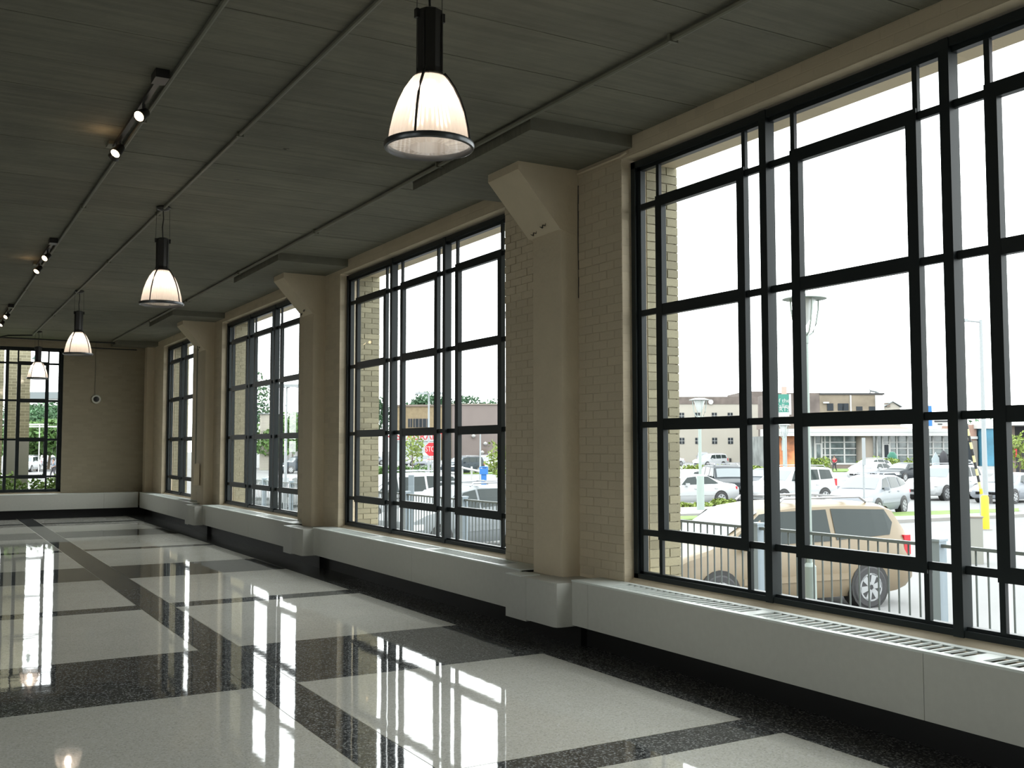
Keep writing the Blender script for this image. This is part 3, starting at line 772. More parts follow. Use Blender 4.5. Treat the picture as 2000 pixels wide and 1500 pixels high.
MB().prism([(x*.94, z*.94+zc) for x, z in octo], 'y', -.014, -.008).build('sign_face', m_red, t)
tx = text('STOP', .36, m_white, t, (0, -.016, zc), (PI/2, 0, 0)); tx.scale = (.8, 1.15, 1)
bx_ = MB().box((-.25, -.012, zc-.62), (.25, 0, zc-.48)).build('small_plate', m_white, t)
text('ALL WAY', .11, m_red, t, (0, -.016, zc-.55), (PI/2, 0, 0))
MB().tube([(0, .03, 0), (0, .03, zc+.3)], .03, 6).build('post', m_pgrey, t)
p = dp(945, 945, 62)
t = thing('newspaper_box', 'bright blue box on a stand at the edge of the lot', 'newspaper box', (p.x, p.y, G), -YAW)
zz = p.z-G; q = dp(945, 915, 62).z-G
MB().box((-.16, -.15, 0), (.16, .15, q-.35)).build('stand', m_blue2 if 'm_blue2' in globals() else m_blue, t)
MB().box((-.25, -.2, q-.35), (.25, .2, q)).build('box', m_blue, t)
MB().tube([(-.25, 0, q), (-.2, 0, q+.08), (.2, 0, q+.08), (.25, 0, q)], .05, 6).build('hood', m_blue, t)
pa, pb = dp(903, 908, 66), dp(940, 916, 64)
t = thing('guard_rail', 'white metal guard rail beside the blue box', 'guard rail', (pa.x, pa.y, G))
d = Vector((pb.x-pa.x, pb.y-pa.y, 0))
for f in (0, .5, 1): MB().tube([(d.x*f, d.y*f, 0), (d.x*f, d.y*f, 1.45)], .06, 6).build('post', m_white, t)
MB().tube([(0, 0, 1.35), (d.x, d.y, 1.15)], .07, 6).build('rail', m_white, t)

# ================================================================== CARS
def profile(st, x):
    for a, b in zip(st[:-1], st[1:]):
        if a[0] <= x <= b[0]:
            f = (x-a[0])/(b[0]-a[0]) if b[0] > a[0] else 0
            return [p+(q-p)*f for p, q in zip(a, b)]
    return list(st[0] if x < st[0][0] else st[-1])
CARS = {
 # x, z bottom, z belt, z roof, half width, roof half width   (front towards -x)
 'minivan': dict(st=[(-2.52,.42,.60,.62,.70,.60),(-2.42,.28,.74,.78,.84,.74),(-2.05,.22,.92,.97,.93,.82),(-1.62,.20,1.02,1.08,.96,.84),(-1.1,.20,1.06,1.34,.97,.78),(-.5,.20,1.07,1.69,.97,.74),(.1,.20,1.08,1.76,.97,.74),(1.2,.20,1.11,1.77,.97,.74),(1.9,.21,1.13,1.74,.96,.72),(2.2,.24,1.13,1.66,.94,.70),(2.42,.30,1.08,1.30,.91,.74),(2.52,.36,.80,.86,.85,.72)],
   wh=(-1.53,1.47), wr=.345, ws=(-1.50,-.58), rs=(2.17,2.40), win=[[(-1.32,1.09),(-.42,1.12),(-.42,1.62),(-.62,1.60)],[(-.34,1.12),(.72,1.14),(.72,1.65),(-.34,1.63)],[(.82,1.15),(1.98,1.20),(2.12,1.40),(2.0,1.62),(.82,1.66)]], rack=True),
 'suv': dict(st=[(-2.35,.45,.62,.66,.74,.66),(-2.25,.30,.88,.92,.86,.78),(-1.9,.25,1.00,1.06,.92,.84),(-1.15,.24,1.05,1.11,.93,.84),(-.55,.24,1.08,1.64,.93,.74),(0,.24,1.09,1.74,.93,.74),(1.5,.24,1.12,1.74,.93,.74),(2.0,.26,1.13,1.70,.92,.72),(2.2,.34,1.08,1.25,.90,.78),(2.3,.42,.75,.80,.86,.78)],
   wh=(-1.42,1.33), wr=.36, ws=(-1.10,-.62), rs=(2.02,2.18), win=[[(-.86,1.12),(.05,1.14),(.05,1.62),(-.5,1.60)],[(.13,1.14),(1.0,1.16),(1.0,1.63),(.13,1.62)],[(1.1,1.17),(1.95,1.20),(1.85,1.60),(1.1,1.63)]], rack=True),
 'sedan': dict(st=[(-2.4,.42,.56,.58,.68,.60),(-2.3,.26,.68,.70,.82,.74),(-1.9,.20,.80,.84,.88,.80),(-1.1,.18,.90,.95,.90,.80),(-.45,.18,.93,1.36,.90,.66),(.1,.18,.94,1.44,.90,.64),(.7,.18,.95,1.42,.90,.64),(1.55,.19,.97,1.06,.89,.72),(2.1,.24,.93,.99,.87,.76),(2.35,.34,.80,.84,.80,.70)],
   wh=(-1.42,1.30), wr=.32, ws=(-1.06,-.48), rs=(.78,1.5), win=[[(-.78,.98),(.08,.99),(.08,1.34),(-.38,1.30)],[(.16,.99),(1.22,1.02),(.74,1.33),(.16,1.34)]], rack=False),
 'hatchback': dict(st=[(-2.2,.42,.60,.62,.70,.60),(-2.1,.28,.76,.80,.82,.74),(-1.7,.22,.90,.95,.87,.78),(-1.2,.20,.97,1.02,.88,.78),(-.45,.20,.99,1.50,.88,.66),(.2,.20,1.0,1.58,.88,.66),(1.2,.20,1.05,1.55,.88,.66),(1.8,.23,1.08,1.38,.87,.68),(2.1,.32,1.00,1.08,.83,.72),(2.2,.40,.7,.74,.78,.70)],
   wh=(-1.32,1.28), wr=.33, ws=(-1.14,-.50), rs=(1.75,2.06), win=[[(-.86,1.03),(-.02,1.05),(-.02,1.48),(-.42,1.42)],[(.06,1.05),(.95,1.09),(.92,1.49),(.06,1.49)],[(1.03,1.10),(1.72,1.18),(1.5,1.42),(1.02,1.47)]], rack=True),
}
def car_proto(kind, paint, glass, label, detail=True):
    C = CARS[kind]; st = C['st']; t = thing('car', label, 'car')
    m = MB(); n = 7; secs = []
    for (x, zb, zt, zr, wd, wr) in st:
        h = zt-zb
        half = [(0, zb), (wd*.86, zb), (wd*.99, zb+h*.22), (wd, zb+h*.6), (wd*.965, zt), ((wr*1.0+.02), zr-.07*min(1, (zr-zt)*2)), (wr*.82, zr-.012), (0, zr)]
        secs.append([(x, -y, z) for y, z in half]+[(x, y, z) for y, z in half[-2:0:-1]])
    N = len(secs[0]); vs = [q for s_ in secs for q in s_]; fs = []
    for i in range(len(secs)-1):
        for k in range(N): fs.append((i*N+k, i*N+(k+1) % N, (i+1)*N+(k+1) % N, (i+1)*N+k))
    fs += [tuple(range(N)), tuple((len(secs)-1)*N+k for k in range(N))][0:2]
    body = m.add(vs, fs).build('body', paint, t, smooth=.62)
    def side(x, z, off):
        _, zb, zt, zr, wd, wr = profile(st, x); ze = zr-.07*min(1, (zr-zt)*2)
        if z <= zt: y = wd*.985
        else:
            f = (z-zt)/max(.01, ze-zt); y = wd*.965+(wr+.02-wd*.965)*f
        return y+off
    for s_ in (-1, 1):
        for wi, poly in enumerate(C['win']):
            # subdivide along x so the pane follows the bodywork
            xs = sorted(set([q[0] for q in poly]+[poly[0][0]+(poly[1][0]-poly[0][0])*f for f in (.25, .5, .75)])); q = MB(); cols_ = []
            def zat(x, upper):
                pts = poly+[poly[0]]; zs = []
                for (xa, za), (xb, zb_) in zip(pts[:-1], pts[1:]):
                    if min(xa, xb)-1e-6 <= x <= max(xa, xb)+1e-6:
                        if abs(xb-xa) < 1e-6: zs += [za, zb_]
                        else: zs.append(za+(zb_-za)*(x-xa)/(xb-xa))
                return (max if upper else min)(zs)
            for x in xs:
                lo, hi = zat(x, False), zat(x, True); cols_.append([(x, s_*side(x, z, .012), z) for z in (lo, (lo+hi)/2, hi)])
            vs = [v for c_ in cols_ for v in c_]; fs = []
            for i in range(len(cols_)-1):
                for j in (0, 1): fs.append((i*3+j, (i+1)*3+j, (i+1)*3+j+1, i*3+j+1))
            q.add(vs, fs).build('side_window', glass, t)
    for nm, (xa, xb), g in (('windshield', C['ws'], 1), ('rear_window', C['rs'], 1)):
        vs = []; fs = []
        for i in range(4):
            x = xa+(xb-xa)*i/3; _, zb, zt, zr, wd, wr = profile(st, x)
            for y, z in ((-wr*.90, zr-.02), (-wr*.5, zr-.004), (0, zr), (wr*.5, zr-.004), (wr*.90, zr-.02)): vs.append((x+(-.006 if nm[0] == 'w' else .006), y, z+.014))
        for i in range(3):
            for j in range(4): fs.append((i*5+j, i*5+j+1, (i+1)*5+j+1, (i+1)*5+j))
        MB().add(vs, fs).build(nm, glass if nm[0] == 'r' else m_wsg, t)
    r = C['wr']
    for x in C['wh']:
        for s_ in (-1, 1):
            _, zb, zt, zr, wd, wr = profile(st, x)
            a = MB().tube([(x, s_*(wd-.25), r+.02), (x, s_*(wd+.012), r+.02)], r*1.16, 20).build('wheel_arch', m_blk, t)
            wh = MB().tube([(x, s_*(wd-.2), r), (x, s_*(wd-.16), r), (x, s_*(wd+.015), r), (x, s_*(wd+.03), r)], [r*.94, r, r, r*.93], 24).build('tyre', m_tire, t, smooth=.5)
            rm = MB(); yo = s_*(wd+.034)
            for k in range(6):
                an = k*PI/3+.2
                c, sn = math.cos(an), math.sin(an); c1, s1 = math.cos(an+PI/2), math.sin(an+PI/2)
                w0, w1 = .035, .06
                rm.add([(x+c*.04-c1*w0, yo, r+sn*.04-s1*w0), (x+c*r*.66-c1*w1, yo, r+sn*r*.66-s1*w1), (x+c*r*.66+c1*w1, yo, r+sn*r*.66+s1*w1), (x+c*.04+c1*w0, yo, r+sn*.04+s1*w0)], [(0, 1, 2, 3)])
            for k in range(24):
                a0, a1_ = k*PI/12, (k+1)*PI/12
                rm.add([(x+r*q*math.cos(z_), yo, r+r*q*math.sin(z_)) for q, z_ in ((.60, a0), (.68, a0), (.68, a1_), (.60, a1_))], [(0, 1, 2, 3)])
            rm.build('rim', m_rim, wh)
    x0 = st[1][0]; x1 = st[-2][0]; wd = st[1][4]
    for s_ in (-1, 1):
        hz = st[1][2]-.08
        MB().cbox((x0+.1, s_*(wd-.08), hz), (.34, .22, .13)).build('headlight', m_hl, t)
        if kind in ('minivan', 'suv'): MB().box((x1-.12, s_*(st[-2][4]-.03)-.03, .85), (x1+.02, s_*(st[-2][4]-.03)+.03, 1.18)).build('tail_light', m_red, t)
        else: MB().cbox((x1+.05, s_*(st[-2][4]-.16), st[-2][2]-.12), (.16, .26, .13)).build('tail_light', m_red, t)
        xm = C['win'][0][0][0]+.25
        MB().cbox((xm, s_*(side(xm, st[3][2]+.06, .12)), st[4][2]+.06), (.10, .20, .13)).build('wing_mirror', paint, t)
        for (xa, xb) in [(C['win'][1][0][0]-.28, C['win'][1][0][0]-.12), (C['win'][1][1][0]-.25, C['win'][1][1][0]-.08)]:
            MB().cbox(((xa+xb)/2, s_*side(xa, .85, .012), .92 if kind != 'sedan' else .80), (.17, .03, .03)).build('door_handle', m_blk if kind == 'minivan' else paint, t)
        MB().box((C['wh'][0]+r*1.3, min(s_*(profile(st, 0)[4]-.01), s_*(profile(st, 0)[4]+.012)), .50), (C['wh'][1]-r*1.3, max(s_*(profile(st, 0)[4]-.01), s_*(profile(st, 0)[4]+.012)), .60)).build('side_moulding', paint, t)
        if C['rack']:
            zr = profile(st, .8)[3]
            MB().tube([(-.1, s_*.60, zr), (0, s_*.60, zr+.07), (1.6, s_*.60, zr+.07), (1.75, s_*.60, zr-.02)], .022, 6).build('roof_rail', m_rackm, t)
    if C['rack']:
        zr = profile(st, .8)[3]
        for x in (.25, 1.35): MB().cbox((x, 0, zr+.075), (.06, 1.2, .03)).build('roof_bar', m_rackm, t)
    MB().box((x0-.1, -.5, .42), (x0+.05, .5, .55)).build('grille', m_blk, t)
    return t
m_wsg = mat('windshield_glass', (.14, .16, .17), .06, spec=.5)
m_cglass = mat('car_glass', (.025, .033, .033), .05, spec=.2)
m_hl = mat('headlight_glass', (.65, .66, .66), .15)
m_rackm = mat('rack_metal', (.30, .31, .33), .4, .4)
def paintm(n, c, r=.35): return mat(n, c, r, spec=.12 if max(c) < .1 else .35)
P_gold = paintm('gold_car_paint', (.19, .15, .10)); P_white = paintm('white_car_paint', (.37, .38, .39)); P_silver = paintm('silver_car_paint', (.20, .215, .24))
P_black = paintm('black_car_paint', (.025, .03, .035)); P_dark = paintm('dark_grey_car_paint', (.04, .05, .06)); P_grey = paintm('grey_car_paint', (.15, .165, .175))
P_red = paintm('dark_red_car_paint', (.20, .03, .03)); P_blue = paintm('blue_grey_car_paint', (.18, .24, .32))
protos = {}
def car(kind, paint, label, wheel, which, ang, s=1.0):
    """wheel: ground point of the near-side wheel; which: 0 front, 1 rear"""
    key = (kind, paint.name)
    if key not in protos:
        t = car_proto(kind, paint, m_cglass, label); protos[key] = t
    else:
        t = copy_tree(protos[key]); t['label'] = label
    C = CARS[kind]; wd = profile(C['st'], C['wh'][which])[4]*s; lx = C['wh'][which]*s
    c, sn = math.cos(ang), math.sin(ang)
    off = Vector((c*lx-sn*-wd, sn*lx+c*-wd, 0))
    t.location = (wheel[0]-off.x, wheel[1]-off.y, G); t.rotation_euler = (0, 0, ang); t.scale = (s, s, s)
    return t
car('minivan', P_gold, 'gold minivan parked close behind the railing', gp(1700, 1187), 1, -.118)
car('hatchback', P_silver, 'silver hatchback parked behind the gold minivan', gp(1766, 1003), 1, .33)
car('suv', P_white, 'white sport utility car between the lamp post and silver hatchback', gp(1612, 985), 1, .05)
car('sedan', P_white, 'white sedan beside the small street lamp, nose hidden by the brick pier', gp(1409, 988), 1, -.12)
car('sedan', P_white, 'white sedan parked just behind the one at the small lamp', gp(1402, 967), 1, .15)
car('suv', P_black, 'black sport utility car seen from behind, left of the main mullion', gp(1440, 972), 1, 1.1)
car('sedan', P_dark, 'dark grey sedan partly behind the near lamp post', gp(1540, 962), 1, .4)
car('sedan', P_white, 'low white sedan in the row before the shop planting', gp(1745, 938), 1, .1)
car('sedan', P_black, 'black sedan right of the silver hatchback', gp(1768, 941), 0, .15)
car('suv', P_white, 'white sport utility car at the barrier gate', gp(1850, 978), 0, .12)
car('sedan', P_silver, 'silver sedan at the right edge behind the gate pole', gp(1983, 984), 0, .12)
car('hatchback', P_white, 'small white hatchback against the shop row', gp(1700, 930), 0, .1)
# far row in front of the cream building
for px, py, which, k, pt, an, lb in [(1413, 913, 1, 'suv', P_white, .05, 'white sport utility car side-on in the far row before the cream building'), (1384, 905, 1, 'suv', P_silver, .9, 'silver sport utility car just behind the white one at the cream building'),
        (1330, 910, 1, 'sedan', P_white, .2, 'white sedan at the left of the far row, half behind the brick pier'), (1492, 905.5, 0, 'sedan', P_silver, .3, 'silver sedan at the corner of the cream building')]:
    car(k, pt, lb, gp(px, py), which, an)
# second window
car('hatchback', P_grey, 'pale grey car close by the railing, under the stop sign', gp(862, 1085), 0, .30, 1.07)
car('minivan', P_white, 'white minivan parked beyond the pale grey car', gp(868, 1020), 1, .15)
car('suv', P_dark, 'dark sport utility car right of the stop sign, by the brown building', gp(935, 925), 1, .3)
car('minivan', P_white, 'white minivan nose-on beside the dark sport utility car', gp(962, 923), 0, .9)
car('suv', P_white, 'white sport utility car under the stop sign hedge', gp(806, 910), 0, .2)
car('suv', P_silver, 'silver sport utility car between hedge and stop sign', gp(838, 914), 0, 1.0)
car('sedan', P_silver, 'silver sedan left of the hedge beyond the second window', gp(745, 908), 1, .1)
# third window
car('sedan', P_white, 'white sedan seen through the third window, windshield toward us', gp(560, 995), 0, .85)
car('suv', P_dark, 'dark van under the trees beyond the third window', gp(568, 925), 0, .2)
# far window
car('suv', P_white, 'white van among the trees beyond the far window', gp(62, 922), 0, 1.2)
car('sedan', P_silver, 'silver sedan beside the walking person beyond the far window', gp(90, 912), 0, .6)
# under the right canopy
car('suv', P_black, 'black car nose-on under the right shop canopy', gp(1895, 916), 0, 1.0)

# ================================================================== PLANTS
def leaves(name, m, blobs, n, size, parent=None, seed=1):
    q = random.Random(seed); vs = []; fs = []
    tot = sum(b[3]*b[4]*b[5] for b in blobs)
    for (x, y, z, a, b, c) in blobs:
        for _ in range(int(n*a*b*c/tot)):
            while True:
                u = [q.uniform(-1, 1) for _ in range(3)]; d = sum(k*k for k in u)
                if .12 < d < 1 and q.random() < .3+.7*d: break
            p = Vector((x+u[0]*a, y+u[1]*b, z+u[2]*c)); s = size*q.uniform(.6, 1.4)
            e1 = Vector((q.gauss(0, 1), q.gauss(0, 1), q.gauss(0, 1))).normalized(); e2 = e1.cross(Vector((q.gauss(0, 1), q.gauss(0, 1), q.gauss(0, 1)))).normalized()
            o = len(vs); vs += [p-e1*s, p+e2*s*.5, p+e1*s, p-e2*s*.5]; fs.append((o, o+1, o+2, o+3))
    mb = MB(); mb.v = [tuple(v) for v in vs]; mb.f = fs
    me = bpy.data.meshes.new(name); me.from_pydata(mb.v, [], fs); me.materials.append(m)
    o = bpy.data.objects.new(name, me); COL.objects.link(o)
    if parent: o.parent = parent
    return o
def bush(p, w_, h_, d_, label, m, n=700, size=.09, seed=1):
    t = thing('bush', label, 'bush', (p[0], p[1], G), -YAW)
    q = random.Random(seed)
    bl = [(q.uniform(-w_/2, w_/2)*.7, q.uniform(-.3, .3)*d_, h_*q.uniform(.35, .6), w_*q.uniform(.18, .3), d_*.4, h_*q.uniform(.3, .45)) for _ in range(6)]
    o = leaves('foliage', m, bl, n, size, t, seed); o['kind'] = 'stuff'
    s_ = MB()
    for b in bl: s_.tube([(b[0]*.6, b[1]*.5, 0), (b[0], b[1], b[2])], .02, 4)
    s_.build('stems', m_bark, t, kind='stuff')
    return t
def tree(p, h_, w_, label, m, n=1500, size=.3, seed=1, trunk=.3, zb=G):
    t = thing('tree', label, 'tree', (p[0], p[1], zb)); q = random.Random(seed)
    bl = [(0, 0, h_*.62, w_*.42, w_*.42, h_*.3)]+[(q.uniform(-.33, .33)*w_, q.uniform(-.33, .33)*w_, h_*q.uniform(.4, .85), w_*q.uniform(.15, .28), w_*.22, h_*q.uniform(.1, .2)) for _ in range(7)]
    o = leaves('crown', m, bl, n, size, t, seed); o['kind'] = 'stuff'
    MB().tube([(0, 0, 0), (w_*.02, 0, h_*.35), (0, 0, h_*.75)], [trunk*.12*w_ ** .5, trunk*.09*w_ ** .5, .02], 7).build('trunk', m_bark, t)
    for k in range(3):
        a = k*2.1+seed; MB().tube([(0, 0, h_*.38), (w_*.25*math.cos(a), w_*.25*math.sin(a), h_*.65)], [.05*w_ ** .5*trunk, .02], 5).build('branch', m_bark, t)
    return t
bush(gp(1352, 995), 1.5, .32, .6, 'leafy green bush at the foot of the small street lamp', m_leafy, 500, .09, 3)
bush(gp(1413, 990), 1.1, .4, .6, 'leafy bush by the rear wheel of the white sedan', m_leafy, 400, .09, 4)
for i, (px, lb) in enumerate([(1348, 'yellow-green planting first from the left before the far car row'), (1385, 'yellow-green planting second in the bed before the far car row'), (1425, 'yellow-green planting third in the bed before the far car row'), (1466, 'green planting by the corner of the cream building'), (1482, 'lower planting right of the green planting at the cream corner')]):
    bush(gp(px, 925), 3.6, .9, 1.2, lb, m_leafy, 450, .17, 5+i)
for i, (px, yy, lb) in enumerate([(1592, 918, 'round bush left of the person in red'), (1700, 918, 'wide yellow-green bush before the shop door'), (1730, 919, 'yellow-green bush beside the green bin'), (1757, 921, 'small bush at the right of the shop planting')]):
    bush(gp(px, yy), 3.4, 1.6, 1.5, lb, m_leafy, 500, .17, 12+i)
for i, (px, lb) in enumerate([(782, 'clipped green hedge bush left under the stop sign'), (802, 'clipped green hedge bush in the middle under the stop sign'), (822, 'clipped green hedge bush right under the stop sign'), (745, 'green hedge bush beside the brick pier beyond the second window')]):
    bush(dp(px, 925, 88), 1.7, 1.25, 1.2, lb, m_leaf, 1100, .075, 20+i)
tree(dp(805, 870, 75), 4.4, 2.2, 'young street tree left of the stop sign', m_leafy, 350, .13, 2, .25)
tree(dp(973, 880, 55), 3.2, 1.2, 'young leafy tree at the right edge of the second window', m_leafy, 300, .11, 3, .25)
tree(dp(1990, 860, 60), 3.8, 2.2, 'young tree at the right edge before the canopy', m_leafy, 400, .14, 4, .25)
for i, (px, dd, hh, ww, lb) in enumerate([(800, 270, 15.5, 13, 'treetop behind the left end of the tan brick building'), (835, 275, 19, 12, 'tallest treetop behind the tan brick building'), (868, 275, 17.5, 10, 'treetop behind the joint of the tan and brown buildings'),
        (915, 280, 18, 15, 'broad treetop behind the brown building'), (960, 285, 16.5, 14, 'thin treetop at the right behind the brown building'), (728, 250, 16, 8, 'tree left of the tan brick building')]):
    tree(dp(px, 880, dd), hh, ww, lb, m_leafd, 2600, .42, 30+i, .5)
for i, (px, dd, hh, ww, lb) in enumerate([(498, 150, 15, 5, 'narrow dark conifer beyond the third window'), (510, 130, 6, 6, 'low tree beside the pale house beyond the third window'), (570, 110, 7, 6, 'green tree before the grey roof beyond the third window'), (545, 120, 5.5, 5, 'green tree left of the grey roof beyond the third window')]):
    tree(dp(px, 885, dd), hh, ww, lb, m_leafd if i == 0 else m_leaf, 1500, .25, 40+i, .4)
for i, (px, dd, hh, ww, lb) in enumerate([(60, 185, 11.0, 17, 'large green tree at the left beyond the far window'), (85, 190, 11.3, 16, 'large green tree in the middle beyond the far window'), (112, 180, 10.8, 15, 'large green tree at the right beyond the far window'), (68, 120, 6, 9, 'lower green tree behind the white van beyond the far window'), (95, 125, 6.5, 9, 'lower green tree behind the walking person'), (118, 118, 6, 8, 'lower green tree at the right edge of the far window')]):
    tree(dp(px, 885, dd), hh, ww, lb, m_leaf if i > 2 else mat('mid_green_leaf', (.04, .10, .04), .7, var=.5, vscale=.4), 2600, .42, 50+i, .5)
m_bleaf = mat('bright_leaf', (.12, .20, .035), .7, var=.4, vscale=4)
for i, (x, lb) in enumerate([(.7, 'green shrub at the far left under the far window, behind the frame'), (1.45, 'green shrub first from the left seen under the far window'), (2.05, 'green shrub below the stone base of the brick pier outside the far window'), (2.65, 'green shrub right of the brick pier base outside the far window'), (3.2, 'green shrub at the right corner under the far window')]):
    b = bush((x, 27.85), 1.15, 1.45, .8, lb, m_bleaf, 1500, .055, 70+i); b.location.z = -.35
# ================================================================== BUILDINGS
def frame_on(px0, px1, depth):
    "origin and unit vector of a facade that runs between two bearings at a depth"
    a, b = dp(px0, 880, depth), dp(px1, 880, depth); a.z = b.z = G
    return a, (b-a)
def facade_thing(name, label, a, d, cat='building'):
    t = thing(name, label, cat, (a.x, a.y, G), math.atan2(d.y, d.x)); return t
def zpx(y, depth, px=1400): return dp(px, y, depth).z-G
# cream building
D = 174; a, d = frame_on(1290, 1520, D); Lc = d.length
t = facade_thing('building', 'cream rendered building with a dark weathered parapet and small square windows', a, d)
zt, zp = zpx(789, D), zpx(778, D)
MB().box((0, 0, 0), (Lc, 14, zt)).build('wall', m_cream, t)
MB().box((-.1, -.1, zt), (Lc*.72, 14, zp+.3)).build('parapet', m_dbrown, t)
MB().box((Lc*.72, -.1, zt), (Lc+.1, 14, zp+1.2)).build('parapet', m_dbrown, t)
k = D/FPX
for px in (1332, 1363, 1396, 1427, 1457):
    for py in (812, 861):
        x = (px-1290)*k; z = zpx(py, D)
        f = MB().box((x-.42, -.06, z-.52), (x+.42, .02, z+.52)).build('window', m_dglass, t)
        MB().box((x-.03, -.09, z-.5), (x+.03, -.05, z+.5)).box((x-.42, -.09, z-.03), (x+.42, -.05, z+.03)).build('glazing_bar', m_white, f)
ylathe_ = MB().lathe([(0, 0), (.42, 0), (.42, .2), (0, .2)], n=20); ylathe_.v = [((1389-1290)*k+x, -z-.1, zpx(785, D)+y) for x, y, z in ylathe_.v]; ylathe_.build('round_vent', m_white, t)
MB().box(((1427-1290)*k-.25, -.2, zpx(902, D)), ((1427-1290)*k+.05, 0, zpx(895, D))).build('meter', m_blk, t)
# brown brick upper building behind the shop
D = 150; a, d = frame_on(1520, 1727, D); k = D/FPX; L = d.length
t = facade_thing('building', 'long brown brick building behind the white shop roof', a, d)
MB().box((0, 0, 0), (L*.4, 12, zpx(767, D))).build('wall', m_dbrown, t)
MB().box((L*.4, 0, 0), (L, 12, zpx(770, D))).build('wall', m_brown2 if 'm_brown2' in globals() else mat('weathered_tan_brick', (.18, .15, .11), .85, var=.25, vscale=.5), t)
MB().box((L*.4, -.15, zpx(771, D)), (L+.2, .1, zpx(769, D)+.1)).build('coping', m_blk, t)
MB().box((L-1.2, -.2, 0), (L+.1, 0, zpx(772, D))).build('white_quoin', m_white, t)
for px in (1623, 1644, 1653, 1680, 1705):
    x = (px-1520)*k
    f = MB().box((x-.45, -.08, zpx(802, D)), (x+.45, .02, zpx(788 if px < 1660 else 794, D))).build('window', m_dglass, t)
MB().box(((1609-1520)*k, -.3, zpx(788, D)), ((1620-1520)*k, 0, zpx(785, D))).build('awning', m_white, t)
x = (1663-1520)*k; MB().tube([(x, -.1, zpx(805, D)), (x, -.1, zpx(772, D))], .12, 6).build('downpipe', m_white, t)
x = (1704-1520)*k; MB().tube([(x, .5, zpx(771, D)), (x, .5, zpx(762, D)), (x+.8, .5, zpx(764, D)), (x+1.3, .5, zpx(768, D))], .25, 6).build('roof_vent', m_pgrey, t)
x = (1636-1520)*k; MB().box((x-.4, .5, zpx(771, D)), (x+.4, 1.5, zpx(768, D))).build('roof_box', m_pgrey, t)
# small houses with blue panel
D = 170; a, d = frame_on(1733, 1760, D); k = D/FPX; L = d.length
t = facade_thing('house', 'small grey gabled house between the brick building and the blue billboard', a, d, 'house')
MB().prism([(0, 0), (L, 0), (L, zpx(796, D)), (L*.45, zpx(785, D)), (0, zpx(794, D))], 'y', 0, 10).build('wall', m_cream, t)
MB().prism([(-.3, zpx(794, D)), (L*.45, zpx(785, D)), (L+.3, zpx(796, D)), (L+.3, zpx(794, D)), (L*.45, zpx(783.5, D)), (-.3, zpx(792.5, D))], 'y', -.3, 10.2).build('roof', m_slate, t)
MB().box((0, -.2, zpx(795, D)), (.6, 1, zpx(787, D))).build('chimney', m_brown, t)
# shop with glass front
D = 126; a, d = frame_on(1497, 1873, D); k = D/FPX; L = d.length
t = facade_thing('shop', 'single storey glass-fronted shop with a deep white canopy', a, d, 'shop')
def X(px): return (px-1497)*k
zc0, zc1, zs, zr = zpx(852, D), zpx(838, D), zpx(906, D), zpx(825, D)
MB().box((0, -1.5, zc0), (L, 3, zc1)).build('canopy', m_white, t)
MB().box((0, -1.52, (zc0+zc1)/2-.03), (L, -1.48, (zc0+zc1)/2+.03)).build('canopy_groove', m_pgrey, t)
MB().prism([(1, zc1), (9, zc1), (9, zr)], 'x', X(1560), X(1790)).build('roof', m_brown, t)
MB().box((X(1497), 1, zc1), (X(1560), 5, zpx(826, D))).build('roof_block', m_brown, t)
MB().box((0, 1, 0), (L, 9, zc0)).build('back_wall', mat('shop_interior_wall', (.12, .13, .125), .8, var=.5, vscale=.6), t)
MB().box((X(1505), .1, 0), (X(1520), .9, zc0)).build('dark_pier', m_brown, t)
MB().box((X(1523), .1, 0), (X(1575), .9, zc0)).build('poster_wall', mat('orange_poster', (.45, .16, .06), .5, var=.7, vscale=.5), t)
MB().box((X(1527), .05, zpx(880, D)), (X(1532), .1, zc0-.5)).build('white_panel', m_white, t)
MB().box((X(1612), -.3, 0), (X(1690), .1, zs)).build('low_wall', m_brown, t)
MB().box((X(1575), -.35, zs-.1), (X(1865), .1, zs+.1)).build('sill', m_white, t)
MB().box((X(1690), -.3, 0), (X(1865), .1, zs-.1)).build('low_wall', m_brown, t)
for a_, b_ in ((1575, 1676), (1704, 1795), (1797, 1865)):
    MB().box((X(a_), .45, zs), (X(b_), .5, zc0)).build('glass_front', m_shopg, t)
for px in (1577, 1585, 1593, 1607, 1613, 1623, 1651, 1676, 1704, 1715, 1726, 1740, 1754, 1775, 1797, 1812, 1825, 1845, 1864):
    MB().box((X(px)-.09, .3, zs), (X(px)+.09, .48, zc0)).build('glazing_post', m_white, t)
for py in (864, 876, 889):
    for a_, b_ in ((1607, 1676), (1726, 1864)): MB().box((X(a_), .32, zpx(py, D)-.06), (X(b_), .47, zpx(py, D)+.06)).build('glazing_rail', m_white, t)
MB().tube([(X(1690), .2, zs-1.2), (X(1690), .2, zc0)], 1.0, 18).build('round_column', m_taupe, t, smooth=.6)
MB().box((X(1727), .28, zs-.4), (X(1739), .46, zpx(867, D))).build('shop_door', m_white, t)
MB().box((X(1729), .24, zs+.1), (X(1737), .30, zpx(869, D))).build('door_glass', m_dglass, t)
MB().box((X(1594), .28, zs-.4), (X(1606), .46, zpx(866, D))).build('shop_door', m_white, t)
MB().box((X(1596), .24, zs+.1), (X(1604), .30, zpx(868, D))).build('door_glass', m_shopg, t)
